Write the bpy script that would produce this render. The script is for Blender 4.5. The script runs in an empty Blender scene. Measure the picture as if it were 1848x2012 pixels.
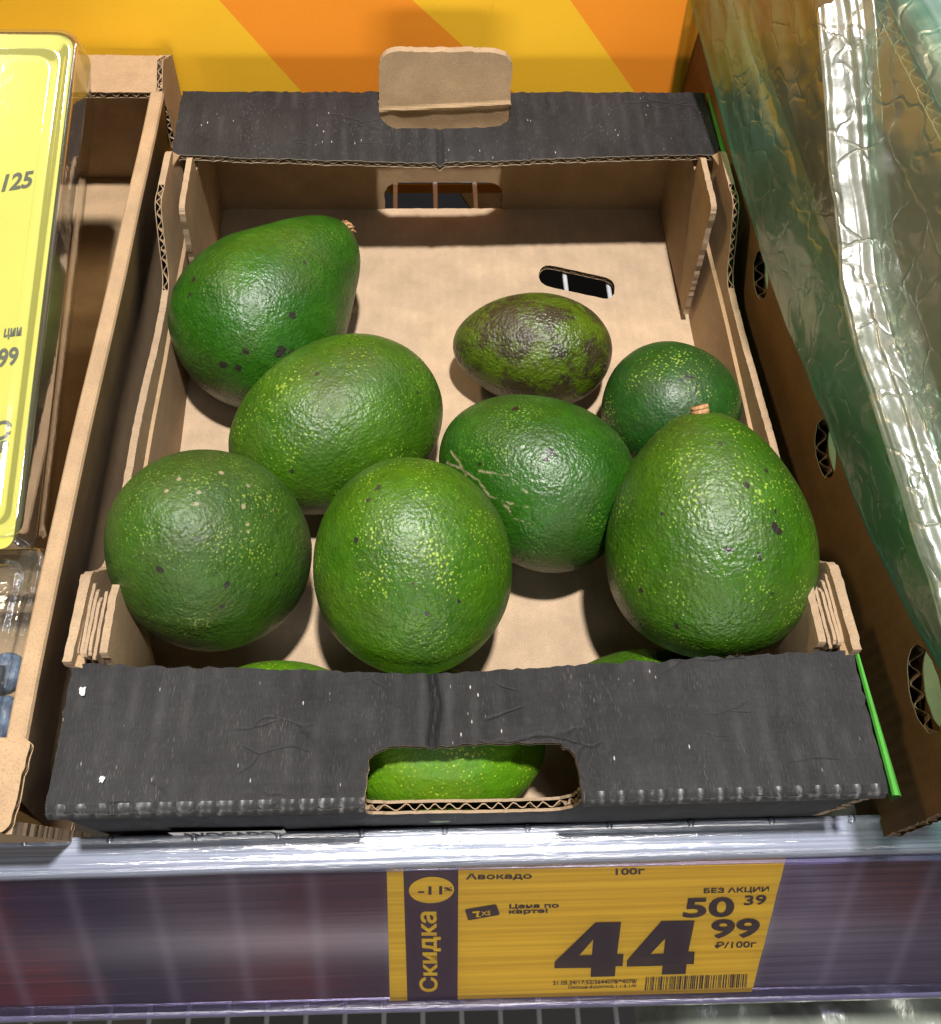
import bpy, bmesh, math, random
import numpy as np
from mathutils import Vector, Matrix, noise
from mathutils.geometry import tessellate_polygon
random.seed(7)
scene = bpy.context.scene
col = scene.collection
R = math.radians

# ------------------------------------------------------------------ camera
cam_d = bpy.data.cameras.new('camera'); cam = bpy.data.objects.new('camera', cam_d); col.objects.link(cam)
scene.camera = cam
_th, _ya, _ro, _f = 0.9796, 0.0535, 0.0375, 1886.1
_F = Vector((math.sin(_ya)*math.cos(_th), math.cos(_ya)*math.cos(_th), -math.sin(_th)))
_R = Vector((math.cos(_ya), -math.sin(_ya), 0)); _U = _R.cross(_F)
_R2 = _R*math.cos(_ro) + _U*math.sin(_ro); _U2 = -_R*math.sin(_ro) + _U*math.cos(_ro)
cam.matrix_world = Matrix(((_R2.x, _U2.x, -_F.x, 0.1297), (_R2.y, _U2.y, -_F.y, -0.0665), (_R2.z, _U2.z, -_F.z, 0.4551), (0, 0, 0, 1)))
cam_d.sensor_fit = 'VERTICAL'; cam_d.sensor_height = 24
cam_d.lens = 24*_f/2012
cam_d.shift_x = 58.0/2012; cam_d.shift_y = -251.7/2012
cam_d.clip_start = .01; cam_d.clip_end = 50

# ------------------------------------------------------------------ world and lamps
w = bpy.data.worlds.new('World'); scene.world = w; w.use_nodes = True
w.node_tree.nodes['Background'].inputs[0].default_value = (1.0, .93, .84, 1)
w.node_tree.nodes['Background'].inputs[1].default_value = .035

def area_lamp(name, loc, target, size, watts, color, size_y=None):
    l = bpy.data.lights.new(name, 'AREA'); l.shape = 'RECTANGLE' if size_y else 'DISK'; l.size = size
    if size_y: l.size_y = size_y
    l.size = size; l.energy = watts; l.color = color
    o = bpy.data.objects.new(name, l); col.objects.link(o); o.location = loc
    o.rotation_euler = (Vector(target)-Vector(loc)).to_track_quat('-Z', 'Y').to_euler()
    return o
area_lamp('ceiling_spot', (.21, .02, 1.75), (.15, .2, 0), .08, 67, (1, .95, .92))
area_lamp('added_glare_tube', (1.18, 1.65, 1.75), (.30, .2, .15), .20, 14, (.93, .96, 1), 2.0)  # unseen strip added so that the bag film mirrors it
area_lamp('added_low_front_fill', (.25, -2.7, .50), (.15, 0, .0), 1.6, 34, (1, .95, .90), .5)  # unseen low fill added to brighten the tag and rail lip
area_lamp('added_front_soft_fill', (.30, -.75, 1.75), (.15, .15, 0), .75, 3.0, (.93, .97, 1), .22)  # unseen soft fill added in front for the tag and fruit highlights
area_lamp('aisle_lamp', (-.76, .90, 1.50), (.15, .2, 0), .16, 11, (1, .80, .50))
scene.view_settings.view_transform = 'Standard'; scene.view_settings.look = 'None'
scene.view_settings.exposure = 0; scene.view_settings.gamma = 1
scene.cycles.transparent_max_bounces = 16

# ------------------------------------------------------------------ material helpers
class NT:
    def __init__(s, name):
        s.m = bpy.data.materials.new(name); s.m.use_nodes = True; s.t = s.m.node_tree; s.t.nodes.clear()
        s.out = s.n('ShaderNodeOutputMaterial')
    def n(s, typ, **kw):
        x = s.t.nodes.new(typ)
        for k, v in kw.items():
            if k.startswith('i_'):
                x.inputs[k[2:].replace('_', ' ')].default_value = v
            else: setattr(x, k, v)
        return x
    def l(s, a, b): s.t.links.new(a, b)
    def coord(s, scale=(1, 1, 1), kind='Object', rot=(0, 0, 0)):
        c = s.n('ShaderNodeTexCoord'); m = s.n('ShaderNodeMapping')
        m.inputs['Scale'].default_value = scale; m.inputs['Rotation'].default_value = rot
        s.l(c.outputs[kind], m.inputs['Vector']); return m.outputs[0]
    def noise(s, vec, scale, detail=3, rough=.5):
        x = s.n('ShaderNodeTexNoise'); x.inputs['Scale'].default_value = scale; x.inputs['Detail'].default_value = detail
        x.inputs['Roughness'].default_value = rough
        s.l(vec, x.inputs['Vector']); return x.outputs['Fac']
    def ramp(s, fac, stops, interp='LINEAR'):
        x = s.n('ShaderNodeValToRGB'); x.color_ramp.interpolation = interp; e = x.color_ramp.elements
        while len(e) < len(stops): e.new(.5)
        for i, (p, c) in enumerate(stops):
            e[i].position = p; e[i].color = (c[0], c[1], c[2], 1) if hasattr(c, '__len__') else (c, c, c, 1)
        s.l(fac, x.inputs[0]); return x.outputs[0]
    def mix(s, fac, a, b, blend='MIX'):
        x = s.n('ShaderNodeMix', data_type='RGBA', blend_type=blend)
        for val, i in ((fac, 0), (a, 6), (b, 7)):
            if hasattr(val, 'is_linked') or hasattr(val, 'links'): s.l(val, x.inputs[i])
            elif hasattr(val, '__len__'): x.inputs[i].default_value = (val[0], val[1], val[2], 1)
            else: x.inputs[i].default_value = val
        return x.outputs[2]
    def math(s, op, a, b=0.0, c=0.0):
        x = s.n('ShaderNodeMath', operation=op)
        for i, v in enumerate((a, b, c)):
            if hasattr(v, 'links'): s.l(v, x.inputs[i])
            else: x.inputs[i].default_value = v
        return x.outputs[0]
    def bump(s, h, strength=.3, dist=.001, normal=None):
        x = s.n('ShaderNodeBump'); x.inputs['Strength'].default_value = strength; x.inputs['Distance'].default_value = dist
        s.l(h, x.inputs['Height'])
        if normal is not None: s.l(normal, x.inputs['Normal'])
        return x.outputs[0]
    def bsdf(s, color, rough=.5, normal=None, **kw):
        x = s.n('ShaderNodeBsdfPrincipled')
        for k, v in (('Base Color', color), ('Roughness', rough)):
            if hasattr(v, 'links'): s.l(v, x.inputs[k])
            elif hasattr(v, '__len__'): x.inputs[k].default_value = (v[0], v[1], v[2], 1)
            else: x.inputs[k].default_value = v
        if normal is not None: s.l(normal, x.inputs['Normal'])
        for k, v in kw.items():
            k = k.replace('_', ' ')
            if hasattr(v, 'links'): s.l(v, x.inputs[k])
            else: x.inputs[k].default_value = v
        s.l(x.outputs[0], s.out.inputs[0]); return x

def kraft(name, base, stripes=None):
    t = NT(name); v = t.coord()
    a = t.noise(v, 60, 4, .6); b = t.noise(v, 1400, 2, .6); c = t.noise(t.coord((300, 1800, 600)), 1, 2)
    d1 = [x*.84 for x in base]; d2 = [min(1, x*1.12) for x in base]
    cc = t.mix(t.ramp(a, [(.3, 0), (.7, 1)]), d1, d2)
    cc = t.mix(t.ramp(b, [(.30, .55), (.5, 0), (.75, .0)]), cc, [x*.55 for x in base])
    cc = t.mix(t.ramp(c, [(.62, 0), (.78, .35)]), cc, [min(1, x*1.5) for x in base])
    h = t.math('ADD', b, t.math('MULTIPLY', t.noise(v, 90, 2), .8))
    cc = t.mix(t.ramp(t.noise(v, 17, 4, .62), [(.50, 0), (.72, .30)]), cc, [x*.62 for x in base])
    if stripes:
        wv = t.n('ShaderNodeTexWave', wave_type='BANDS', bands_direction=stripes); wv.inputs['Scale'].default_value = 55; wv.inputs['Distortion'].default_value = .6
        t.l(t.coord(), wv.inputs['Vector']); h = t.math('ADD', h, t.math('MULTIPLY', wv.outputs['Fac'], .5))
        cc = t.mix(t.math('MULTIPLY', wv.outputs['Fac'], .10), cc, [x*.7 for x in base])
    t.bsdf(cc, .82, t.bump(h, .35, .0004)); t.m.node_tree.nodes['Principled BSDF'].inputs['Specular IOR Level'].default_value = .25
    return t.m
M = {}
M['kraft'] = kraft('kraft_board', (.35, .238, .132))
M['kraft_floor'] = kraft('kraft_board_floor', (.375, .275, .178), 'X')
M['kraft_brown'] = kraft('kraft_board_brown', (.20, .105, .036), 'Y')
M['kraft_plain'] = kraft('kraft_board_plain', (.33, .225, .128))
M['core'] = kraft('kraft_flutes', (.33, .225, .13))
M['torn'] = kraft('torn_paper', (.30, .215, .135))

M['fringe'] = kraft('pale_torn_fringe', (.42, .37, .30))
def black_print():
    t = NT('black_printed_board'); v = t.coord()
    base = t.mix(t.ramp(t.noise(t.coord((60, 20, 30)), 1, 4, .6), [(.3, 0), (.7, 1)]), (.008, .008, .009), (.018, .018, .019))
    # fibres along the depth of the crate
    fib = t.noise(t.coord((3200, 260, 260)), 1, 3, .6)
    base = t.mix(t.ramp(fib, [(.54, 0), (.76, .30)]), base, (.08, .078, .076))
    # washboard of the flutes beneath, two scales, broken up by noise
    wv = t.n('ShaderNodeTexWave', wave_type='BANDS', bands_direction='X'); wv.inputs['Scale'].default_value = 32; wv.inputs['Distortion'].default_value = 1.2
    wv.inputs['Detail'].default_value = 2; t.l(v, wv.inputs['Vector'])
    brk = t.ramp(t.noise(t.coord((25, 45, 45)), 1, 3), [(.42, 0), (.7, 1)])
    base = t.mix(t.math('MULTIPLY', t.math('MULTIPLY', t.math('POWER', wv.outputs['Fac'], 3), brk), .24), base, (.07, .069, .068))
    tick = t.n('ShaderNodeTexVoronoi'); tick.inputs['Scale'].default_value = 1; t.l(t.coord((1500, 190, 190)), tick.inputs['Vector'])
    tk = t.math('MULTIPLY', t.ramp(tick.outputs['Distance'], [(.12, 1), (.26, 0)]), t.ramp(t.noise(t.coord((55, 28, 28)), 1, 3, .65), [(.50, 0), (.72, .40)]))
    base = t.mix(tk, base, (.17, .168, .16))
    wb = t.n('ShaderNodeTexNoise'); wb.inputs['Scale'].default_value = 45; t.l(v, wb.inputs['Vector'])
    wv2 = t.n('ShaderNodeVectorMath', operation='MULTIPLY_ADD'); t.l(wb.outputs['Color'], wv2.inputs[0]); wv2.inputs[1].default_value = (.5, .9, .9); t.l(t.coord((24, 75, 75)), wv2.inputs[2])
    ck = t.n('ShaderNodeTexVoronoi', feature='DISTANCE_TO_EDGE'); ck.inputs['Scale'].default_value = 1; t.l(wv2.outputs[0], ck.inputs['Vector'])
    crease = t.math('MULTIPLY', t.ramp(ck.outputs['Distance'], [(0, 1), (.035, 0)]), t.ramp(t.noise(v, 26, 2), [(.56, 0), (.66, 1)]))
    base = t.mix(t.math('MULTIPLY', crease, .7), base, (.006, .006, .006))
    # scuffed flecks
    vo = t.n('ShaderNodeTexVoronoi'); vo.inputs['Scale'].default_value = 260; t.l(t.coord((1.6, .5, 1)), vo.inputs['Vector'])
    sp = t.math('MULTIPLY', t.ramp(vo.outputs['Distance'], [(.06, 1), (.13, 0)]), t.ramp(t.noise(v, 55, 2), [(.56, 0), (.66, 1)]))
    base = t.mix(t.math('MULTIPLY', sp, .75), base, (.5, .49, .46))
    h = t.math('ADD', t.math('MULTIPLY_ADD', crease, -1.6, t.math('MULTIPLY', wv.outputs['Fac'], .25)), t.math('ADD', fib, t.math('MULTIPLY', t.noise(t.coord((18, 60, 60)), 1, 4, .65), 2.2)))
    t.bsdf(base, .62, t.bump(h, .5, .0005), Specular_IOR_Level=.22); return t.m
M['black'] = black_print()
def fold_scuff():     # the worn crest of the flutes along the outer fold
    t = NT('black_board_worn_fold'); x = t.coord()
    wv = t.n('ShaderNodeTexWave', wave_type='BANDS', bands_direction='X'); wv.inputs['Scale'].default_value = 44; wv.inputs['Distortion'].default_value = .8
    t.l(x, wv.inputs['Vector'])
    f = t.math('MULTIPLY', t.ramp(wv.outputs['Fac'], [(.72, 0), (1, .3)]), t.math('MULTIPLY', t.ramp(t.noise(x, 420, 4, .75), [(.44, 0), (.60, 1)]), t.ramp(t.noise(x, 45, 2), [(.38, .15), (.62, 1)])))
    t.bsdf(t.mix(f, (.022, .022, .023), (.42, .42, .41)), .45, t.bump(wv.outputs['Fac'], .6, .0012)); return t.m
M['fold'] = fold_scuff()

def plain(name, color, rough=.5, vary=.12, nscale=80, bump=.1, **kw):
    t = NT(name); v = t.coord(); n = t.noise(v, nscale, 4, .6)
    c = t.mix(t.ramp(n, [(.3, 0), (.7, 1)]), [x*(1-vary) for x in color], [min(1, x*(1+vary)) for x in color])
    t.bsdf(c, rough, t.bump(n, bump, .0005), **kw); return t.m
M['green_print'] = plain('green_printed_board', (.055, .27, .03), .6)
M['white_paper'] = plain('white_paper', (.75, .74, .72), .6, .04)
M['ink'] = plain('dark_ink', (.018, .008, .016), .45, .1)
M['dark_void'] = plain('dark_plastic', (.006, .006, .007), .8, Specular_IOR_Level=.08)
M['wire'] = plain('grey_painted_wire', (.42, .43, .45), .35, .1)
M['wire_dark'] = plain('grey_shelf_wire', (.30, .31, .33), .35, .1)
M['glue'] = plain('white_glue', (.40, .42, .45), .5, .3, 600, .6)

# ------------------------------------------------------------------ object helpers
def tag(o, label=None, cat=None, group=None, kind=None):
    if label: o['label'] = label
    if cat: o['category'] = cat
    if group: o['group'] = group
    if kind: o['kind'] = kind
    return o
def empty(name, loc, label, cat, group=None):
    o = bpy.data.objects.new(name, None); col.objects.link(o); o.location = loc; o.empty_display_size = .02
    return tag(o, label, cat, group)
def adopt(o, parent):
    if parent is not None:
        o.parent = parent
        ml = Matrix.Translation(parent.location) @ parent.rotation_euler.to_matrix().to_4x4()
        p = parent.parent
        if p is not None: ml = Matrix.Translation(p.location) @ p.matrix_parent_inverse.inverted() @ ml if False else Matrix.Identity(4)
        o.matrix_parent_inverse = ml.inverted()
    return o
def mesh_obj(name, verts, faces, mats, parent=None, midx=None, smooth=False):
    me = bpy.data.meshes.new(name); me.from_pydata([tuple(v) for v in verts], [], faces); 
    for m in (mats if isinstance(mats, (list, tuple)) else [mats]): me.materials.append(m)
    if midx is not None: me.polygons.foreach_set('material_index', midx)
    if smooth: me.polygons.foreach_set('use_smooth', [True]*len(me.polygons))
    me.validate(); me.update()
    o = bpy.data.objects.new(name, me); col.objects.link(o)
    return adopt(o, parent)
class MB:
    def __init__(s): s.v = []; s.f = []; s.mi = []; s.cur = 0
    def face(s, f): s.f.append(tuple(f)); s.mi.append(s.cur)
    def box(s, a, b, jit=0):
        i = len(s.v)
        for z in (a[2], b[2]):
            for x, y in ((a[0], a[1]), (b[0], a[1]), (b[0], b[1]), (a[0], b[1])): s.v.append(Vector((x, y, z)))
        for f in ((3, 2, 1, 0), (4, 5, 6, 7), (0, 1, 5, 4), (1, 2, 6, 5), (2, 3, 7, 6), (3, 0, 4, 7)): s.face([i+k for k in f])
    def grid(s, pts, closed_u=False):
        i = len(s.v); nu = len(pts); nv = len(pts[0])
        for r in pts: s.v += [Vector(p) for p in r]
        for a in range(nu if closed_u else nu-1):
            for b in range(nv-1):
                a2 = (a+1) % nu
                s.face((i+a*nv+b, i+a2*nv+b, i+a2*nv+b+1, i+a*nv+b+1))
    def tube(s, pts, r, n=8, cap=True):
        i = len(s.v); pts = [Vector(p) for p in pts]
        for k, p in enumerate(pts):
            d = (pts[min(k+1, len(pts)-1)]-pts[max(k-1, 0)]).normalized()
            a = d.cross(Vector((0, 0, 1)) if abs(d.z) < .9 else Vector((1, 0, 0))).normalized(); b = d.cross(a)
            rr = r[k] if hasattr(r, '__len__') else r
            for j in range(n): s.v.append(p+a*rr*math.cos(2*math.pi*j/n)+b*rr*math.sin(2*math.pi*j/n))
        for k in range(len(pts)-1):
            for j in range(n): s.face((i+k*n+j, i+k*n+(j+1) % n, i+(k+1)*n+(j+1) % n, i+(k+1)*n+j))
        if cap: s.face([i+j for j in range(n)][::-1]); s.face([i+(len(pts)-1)*n+j for j in range(n)])
    def build(s, name, mats, parent=None, smooth=False):
        return mesh_obj(name, s.v, s.f, mats, parent, s.mi, smooth)

def nz(x, y, z, f=1.0): return noise.noise(Vector((x*f, y*f, z*f)))

def rounded(pts, radii, seg=7):
    out = []
    n = len(pts)
    for i in range(n):
        p = Vector(pts[i]); r = radii[i] if hasattr(radii, '__len__') else radii
        if r <= 0: out.append(p); continue
        a = Vector(pts[i-1]); b = Vector(pts[(i+1) % n])
        da = (a-p).normalized(); db = (b-p).normalized()
        r1 = min(r, (a-p).length*.49, (b-p).length*.49)
        for k in range(seg+1):
            t = k/seg
            q = (p+da*r1)*(1-t)**2 + p*2*t*(1-t) + (p+db*r1)*t*t
            out.append(q)
    return out
def resample(pts, step):
    out = []
    n = len(pts)
    for i in range(n):
        a = Vector(pts[i]); b = Vector(pts[(i+1) % n]); L = (b-a).length
        k = max(1, int(L/step))
        for j in range(k): out.append(a.lerp(b, j/k))
    return out

# a corrugated board: two liners, a fluted medium set back between them along every cut edge
def board(name, outline, holes, place, t, m_out, m_in, parent=None, cell=.02, warp=None, jit=.00025, step=.0025, lam=.0062, flute=True, cap=None, lt=.0004, cuts=(), m_rim=None):
    loops = []
    for lp in [outline]+holes:
        lp = resample([Vector((p[0], p[1], 0)) for p in lp], step)
        c = []
        for p in lp:
            c.append(Vector((p.x+jit*2*nz(p.x, p.y, 3.1+len(name), 700)+jit*1.5*nz(p.x, p.y, 9., 250), p.y+jit*2*nz(p.x, p.y, 5.7+len(name), 700)+jit*1.5*nz(p.x, p.y, 2., 250), 0)))
        loops.append(c)
    tris = tessellate_polygon(loops)
    flat = [p for l in loops for p in l]
    bm = bmesh.new(); vs = [bm.verts.new(p) for p in flat]
    for tr in tris:
        try: bm.faces.new([vs[i] for i in tr])
        except ValueError: pass
    xs = [p.x for p in flat]; ys = [p.y for p in flat]
    for ax, lo, hi in ((0, min(xs), max(xs)), (1, min(ys), max(ys))):
        k = 1
        while lo+k*cell < hi-.001:
            co = [0, 0, 0]; co[ax] = lo+k*cell; no = [0, 0, 0]; no[ax] = 1
            bmesh.ops.bisect_plane(bm, geom=bm.verts[:]+bm.edges[:]+bm.faces[:], plane_co=co, plane_no=no, dist=1e-6); k += 1
    for cx_ in cuts: bmesh.ops.bisect_plane(bm, geom=bm.verts[:]+bm.edges[:]+bm.faces[:], plane_co=(cx_, 0, 0), plane_no=(1, 0, 0), dist=1e-6)
    bmesh.ops.recalc_face_normals(bm, faces=bm.faces[:])
    if bm.faces and sum(f.normal.z*f.calc_area() for f in bm.faces) < 0: bmesh.ops.reverse_faces(bm, faces=bm.faces[:])
    bm.verts.index_update()
    V2 = [v.co.copy() for v in bm.verts]; F2 = [[v.index for v in f.verts] for f in bm.faces]
    mb = MB(); N = len(V2)
    wf = warp or (lambda x, y, d: (x, y, d))
    P = lambda x, y, d: place(*wf(x, y, d))
    for d in (0, lt, t-lt, t):
        mb.v += [P(p.x, p.y, d) for p in V2]
    mb.cur = 0
    for f in F2: mb.face(f)
    mb.cur = 1
    for f in F2: mb.face([i+3*N for i in f][::-1])
    mb.cur = 2
    for e in bm.edges:
        if len(e.link_faces) == 1:
            f = e.link_faces[0]; vv = [v.index for v in f.verts]; a, b = e.verts[0].index, e.verts[1].index
            i = vv.index(a)
            if vv[(i+1) % len(vv)] != b: a, b = b, a
            if flute and not (cap and cap((V2[a].x+V2[b].x)/2, (V2[a].y+V2[b].y)/2)):
                mb.face((b, a, a+N, b+N)); mb.face((b+2*N, a+2*N, a+3*N, b+3*N))
            else: mb.face((b, a, a+3*N, b+3*N))
    if flute:
        mb.cur = 3
        for li, lp in enumerate(loops):
            q = resample(lp, .0009); n = len(q)
            area = sum(q[i].x*q[(i+1) % n].y-q[(i+1) % n].x*q[i].y for i in range(n))
            sgn = (1 if area > 0 else -1)*(1 if li == 0 else -1)
            s = 0; rows = []
            for i in range(n+1):
                p = q[i % n]; tg = (q[(i+2) % n]-q[(i-2) % n]); 
                if tg.length < 1e-9: tg = Vector((1, 0, 0))
                tg.normalize(); inn = Vector((-tg.y, tg.x, 0))*sgn
                if i: s += (q[i % n]-q[i-1]).length
                dd = t/2+(t/2-lt)*(.76+.18*nz(s, 8, li, 110))*math.sin(2*math.pi*s/lam+2.6*nz(s, li, 0, 70))+.00012*nz(s, 2, 2, 200)
                rec = .0003+.0003*nz(s, 4, 0, 300)
                a = p+inn*rec; b = p+inn*(rec+.0035)
                # two faces thick enough to read as paper
                rows.append([P(b.x, b.y, dd-.00022), P(a.x, a.y, dd-.00022), P(a.x, a.y, dd+.00022), P(b.x, b.y, dd+.00022)])
            mb.grid(rows)
    bm.free()
    return mb.build(name, [m_out, m_in, m_rim or M['torn'], M['core']], parent)

# ------------------------------------------------------------------ the setting: floor, shelf
W, D, H = .300, .380, .0904
me = MB(); me.box((-6, -6, -1.0), (6, 6, -.98)); tag(me.build('floor', plain('floor_tiles', (.10, .095, .09), .5, .1, 3)), kind='structure')

def wire_shelf(z, y0, y1, x0, x1, label, r, mat):
    s = empty('wire_shelf', ((x0+x1)/2, y0, z), label, 'shelf')
    base = None; x = x0
    while x < x1:
        if base is None:
            m = MB(); m.tube([(x0, y0, z), (x0, (y0+y1)/2, z), (x0, y1, z)], r, 10); base = m.build('wire', mat, s, True); 
        else:
            c = base.copy(); col.objects.link(c); c.location.x += x-x0
        x += .0267
    for yy in (y0+.004, y1-.002):
        m = MB(); m.tube([(x0, yy, z-.0045), (x1, yy, z-.0045)], .003, 10); m.build('cross_wire', mat, s, True)
    return s
wire_shelf(-.0075, .012, .417, -.308, .62, 'grey wire shelf that carries the crates behind the price rail', .00155, M['wire'])
wire_shelf(-.335, -.16, .30, -.32, .60, 'lower wire shelf seen below the price rail', .0018, M['wire_dark'])

# printed backboard: yellow and orange diagonal bands
def backboard():
    b = empty('backboard', (.15, .42, -.0264), 'yellow and orange diagonally striped board behind the crates', 'backboard')
    def P(x, z): return Vector((x, .42+.0*z, z))
    tz, bz = .235, -.0300
    ln = [(-.60, None)]
    def xl(x0, z0, x1, z1): 
        k = (x1-x0)/(z1-z0); return (x0+k*(tz-z0), x0+k*(bz-z0))
    e1 = xl(.0217, .1218, .0613, .0586); e2 = xl(.1313, .1224, .1905, .062) ; e3 = xl(.242, .1231, .3025, .0592)
    e0 = (e1[0]-.12, e1[1]-.12); em = (e0[0]-.11, e0[1]-.11); e4 = (e3[0]+.30, e3[1]+.30)
    ed = [(-.9, -.9)]+[e1, e2, e3, e4]
    ed.append((.338, .338))
    cols = ['y', 'o', 'y', 'o', 'y']
    # clip the right end at x=.338
    ed = [(min(a, .338), min(c, .338)) for a, c in ed]; ed = [(max(a, -.6), max(c, -.6)) for a, c in ed]
    def prt(name, c1):
        t = NT(name); v = t.coord(); n = t.noise(v, 14, 3); g = t.noise(v, 900, 2)
        sm = t.math('MULTIPLY', t.ramp(t.noise(t.coord((60, 60, 22)), 1, 4, .7), [(.66, 0), (.76, .28)]), 1.0)
        c = t.mix(t.ramp(n, [(.3, 0), (.7, 1)]), [x*.93 for x in c1], c1)
        c = t.mix(t.ramp(g, [(.35, .12), (.6, 0)]), c, [x*.6 for x in c1]); c = t.mix(sm, c, (.32, .25, .03))
        t.bsdf(c, .6, t.bump(g, .08, .0003), Specular_IOR_Level=.15); return t.m
    Y = prt('yellow_print', (.98, .55, .03)); O = prt('orange_print', (.95, .31, .024))
    for i in range(len(ed)-1):
        a, c = ed[i], ed[i+1]
        if c[0]-a[0] < 1e-4 and c[1]-a[1] < 1e-4: continue
        v = [(a[1], .42, bz), (c[1], .42, bz), (c[0], .42, tz), (a[0], .42, tz)]
        v += [(x, .424, z) for x, y, z in v]
        mesh_obj('printed_band', v, [(0, 1, 2, 3), (7, 6, 5, 4), (0, 4, 5, 1), (2, 6, 7, 3), (1, 5, 6, 2), (3, 7, 4, 0)], Y if cols[i] == 'y' else O, b)
    m = MB(); m.tube([(-.4, .4215, -.0170), (.6, .4215, -.0170)], .0022, 8); m.build('hanging_rail', M['dark_void'], b, True)
backboard()
m = MB(); m.box((.345, .43, -.1), (1.1, .45, .8)); tag(m.build('side_panel', plain('pale_painted_panel', (.62, .64, .67), .5, .05, 20)), 'pale grey panel beyond the green bag at the top right corner', 'panel')

# ------------------------------------------------------------------ the avocado carton
crate = empty('avocado_crate', (.15, .19, -.004), 'black printed open cardboard crate holding the avocados', 'crate')
T = .0042
def sag_front(x):   # how the front flange and fold sag towards the creased middle
    k = max(0, 1-abs(x-.137)/.16); return k
# front flange (lies flat on top), with the handle notch at its outer fold
hx0, hx1 = .1118, .1884
nr = rounded([(0, 0), (0, .0518), (W, .0518), (W, 0), (hx1+.0012, 0), (hx1, .0215), (hx0+.001, .0215), (hx0, 0)], [0, 0, 0, 0, 0, .014, .014, 0])
def warp_ff(x, y, d):
    k = sag_front(x); dz = -.0105*k*k**.3*(y/.052)-.0015*k+.0006*nz(x, y, 0, 30)+.0004*nz(x, y, 2, 90)
    dz += -.0022*math.exp(-((x-.1372-.001*math.sin(y*200))/.0016)**2)
    fold = -max(0, .0035-y)**2*90
    yy = y - .003*k*(y/.052)+(.0016*(1-x/.3) if y < .01 else 0)*-1
    return x, yy+.0005*nz(x, 0, 0, 60), d-dz-fold
board('front_flange', nr, [], lambda x, y, d: Vector((x, y, H-d)), T*.75, M['black'], M['kraft'], crate, .008, warp_ff, jit=.00055, cap=lambda x, y: y > .03, cuts=[.1372+k*.0009 for k in range(-4, 5)], m_rim=M['fringe'])
# strip along the worn fold
def fold_strip(xa, xb):
    m = MB(); rows = []
    n = int((xb-xa)/.0015)
    for i in range(n+1):
        x = xa+(xb-xa)*i/n; k = sag_front(x); row = []
        for j in range(7):
            a = math.pi/2*j/6*1.05
            row.append(Vector((x, .0030-.0042*math.sin(a)-.0016*(1-x/.3), H-.0040+.0044*math.cos(a)-.0015*k-.0004*(1+math.sin(x*2*math.pi/.0071))+.0003*nz(x, j, 0, 200))))
        rows.append(row)
    m.grid(rows); return m.build('worn_fold', M['fold'], crate, True)
fold_strip(.0002, hx0-.0003); fold_strip(hx1+.0015, W-.0002)
# front wall, handle cut continues down into it
fw = rounded([(0, 0), (W, 0), (W, .0868), (hx1+.0018, .0868), (hx1+.0005, .0565), (hx0-.0005, .0572), (hx0-.0008, .0868), (0, .0868)], [0, 0, 0, 0, .011, .011, 0, 0])
board('front_wall', fw, [], lambda x, z, d: Vector((x, .0004+d+.0045*(1-z/.09), z)), .0050, M['black'], M['kraft'], crate, .02, lambda x, z, d: (x, z, d+.0006*nz(x, z, 0, 20)-.0014*(1-x/.3)*(z/.09)), jit=.0006, lt=.0011)
# floor with the slanted slot
sl = rounded([(.2105, .3290), (.2560, .3155), (.2525, .2985), (.2070, .3120)], .0085, 6)
board('crate_floor', [(0.0025, .002), (W-.0025, .002), (W-.0025, D-.004), (.0025, D-.004)], [sl], lambda x, y, d: Vector((x, y, -d)), .0038, M['kraft_floor'], M['kraft'], crate, .03, None, jit=.0002)
# back wall with its hole, back flange with the handle notch, the folded-up tab
bh = rounded([(.1120, -.004), (.1885, -.004), (.1885, .0236), (.1120, .0236)], [.004, .004, .011, .011])
bwp = [(.0, -.004), (.1120, -.004)]
bw_out = [(0, -.004)]+[(p.x, p.y) for p in rounded([(.1128, -.004), (.1128, .0238), (.1882, .0238), (.1882, -.004)], [0, .0115, .0115, 0])]+[(W, -.004), (W, .0862), (0, .0862)]
board('back_wall', bw_out, [], lambda x, z, d: Vector((x, D-.0045+d, z)), T, M['kraft'], M['black'], crate, .03, lambda x, z, d: (x, z, d+.0005*nz(x, z, 0, 15)), jit=.0003)
bf = rounded([(0, 0), (W, 0), (W, .052), (.1868, .052), (.1862, .0245), (.1124, .0245), (.1118, .052), (0, .052)], [0, 0, 0, 0, .013, .013, 0, 0])
def warp_bf(x, y, d):
    k = max(0, 1-abs(x-.145)/.17); v = 1-y/.052
    dz = -.0055*k*v-.0020*math.exp(-((x-.146)/.0016)**2)*v+.0012*math.sin(x*9)*v*.6+.0007*nz(x, y, 0, 35)
    return x, y-.0010*math.sin((x-.05)*22)*v, d-dz
board('back_flange', bf, [], lambda x, y, d: Vector((x, D-.052+y, H-d)), T*.9, M['black'], M['kraft'], crate, .008, warp_bf, jit=.0005, cuts=[.146+k*.0009 for k in range(-4, 5)], m_rim=M['fringe'])
tb = rounded([(.1105, .0), (.1885, .0), (.1885, .0330), (.1864, .0340), (.1860, .0665), (.1124, .0665), (.1120, .0340), (.1105, .0330)], [0, 0, 0, 0, .013, .013, 0, 0])
def warp_tab(x, z, d):
    cr = .0285+.0055*(x-.112)/.075   # the crease that climbs to the right
    return x, z, d+(.0 if z < cr else .07*(z-cr))+.0006*nz(x, z, 0, 40)-.0012*math.exp(-((z-cr)/.0012)**2)
board('handle_tab', tb, [], lambda x, z, d: Vector((x, D-.0088+d, .0560+z)), T, M['kraft'], M['black'], crate, .002, warp_tab, jit=.0003, cap=lambda x, z: True)
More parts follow.
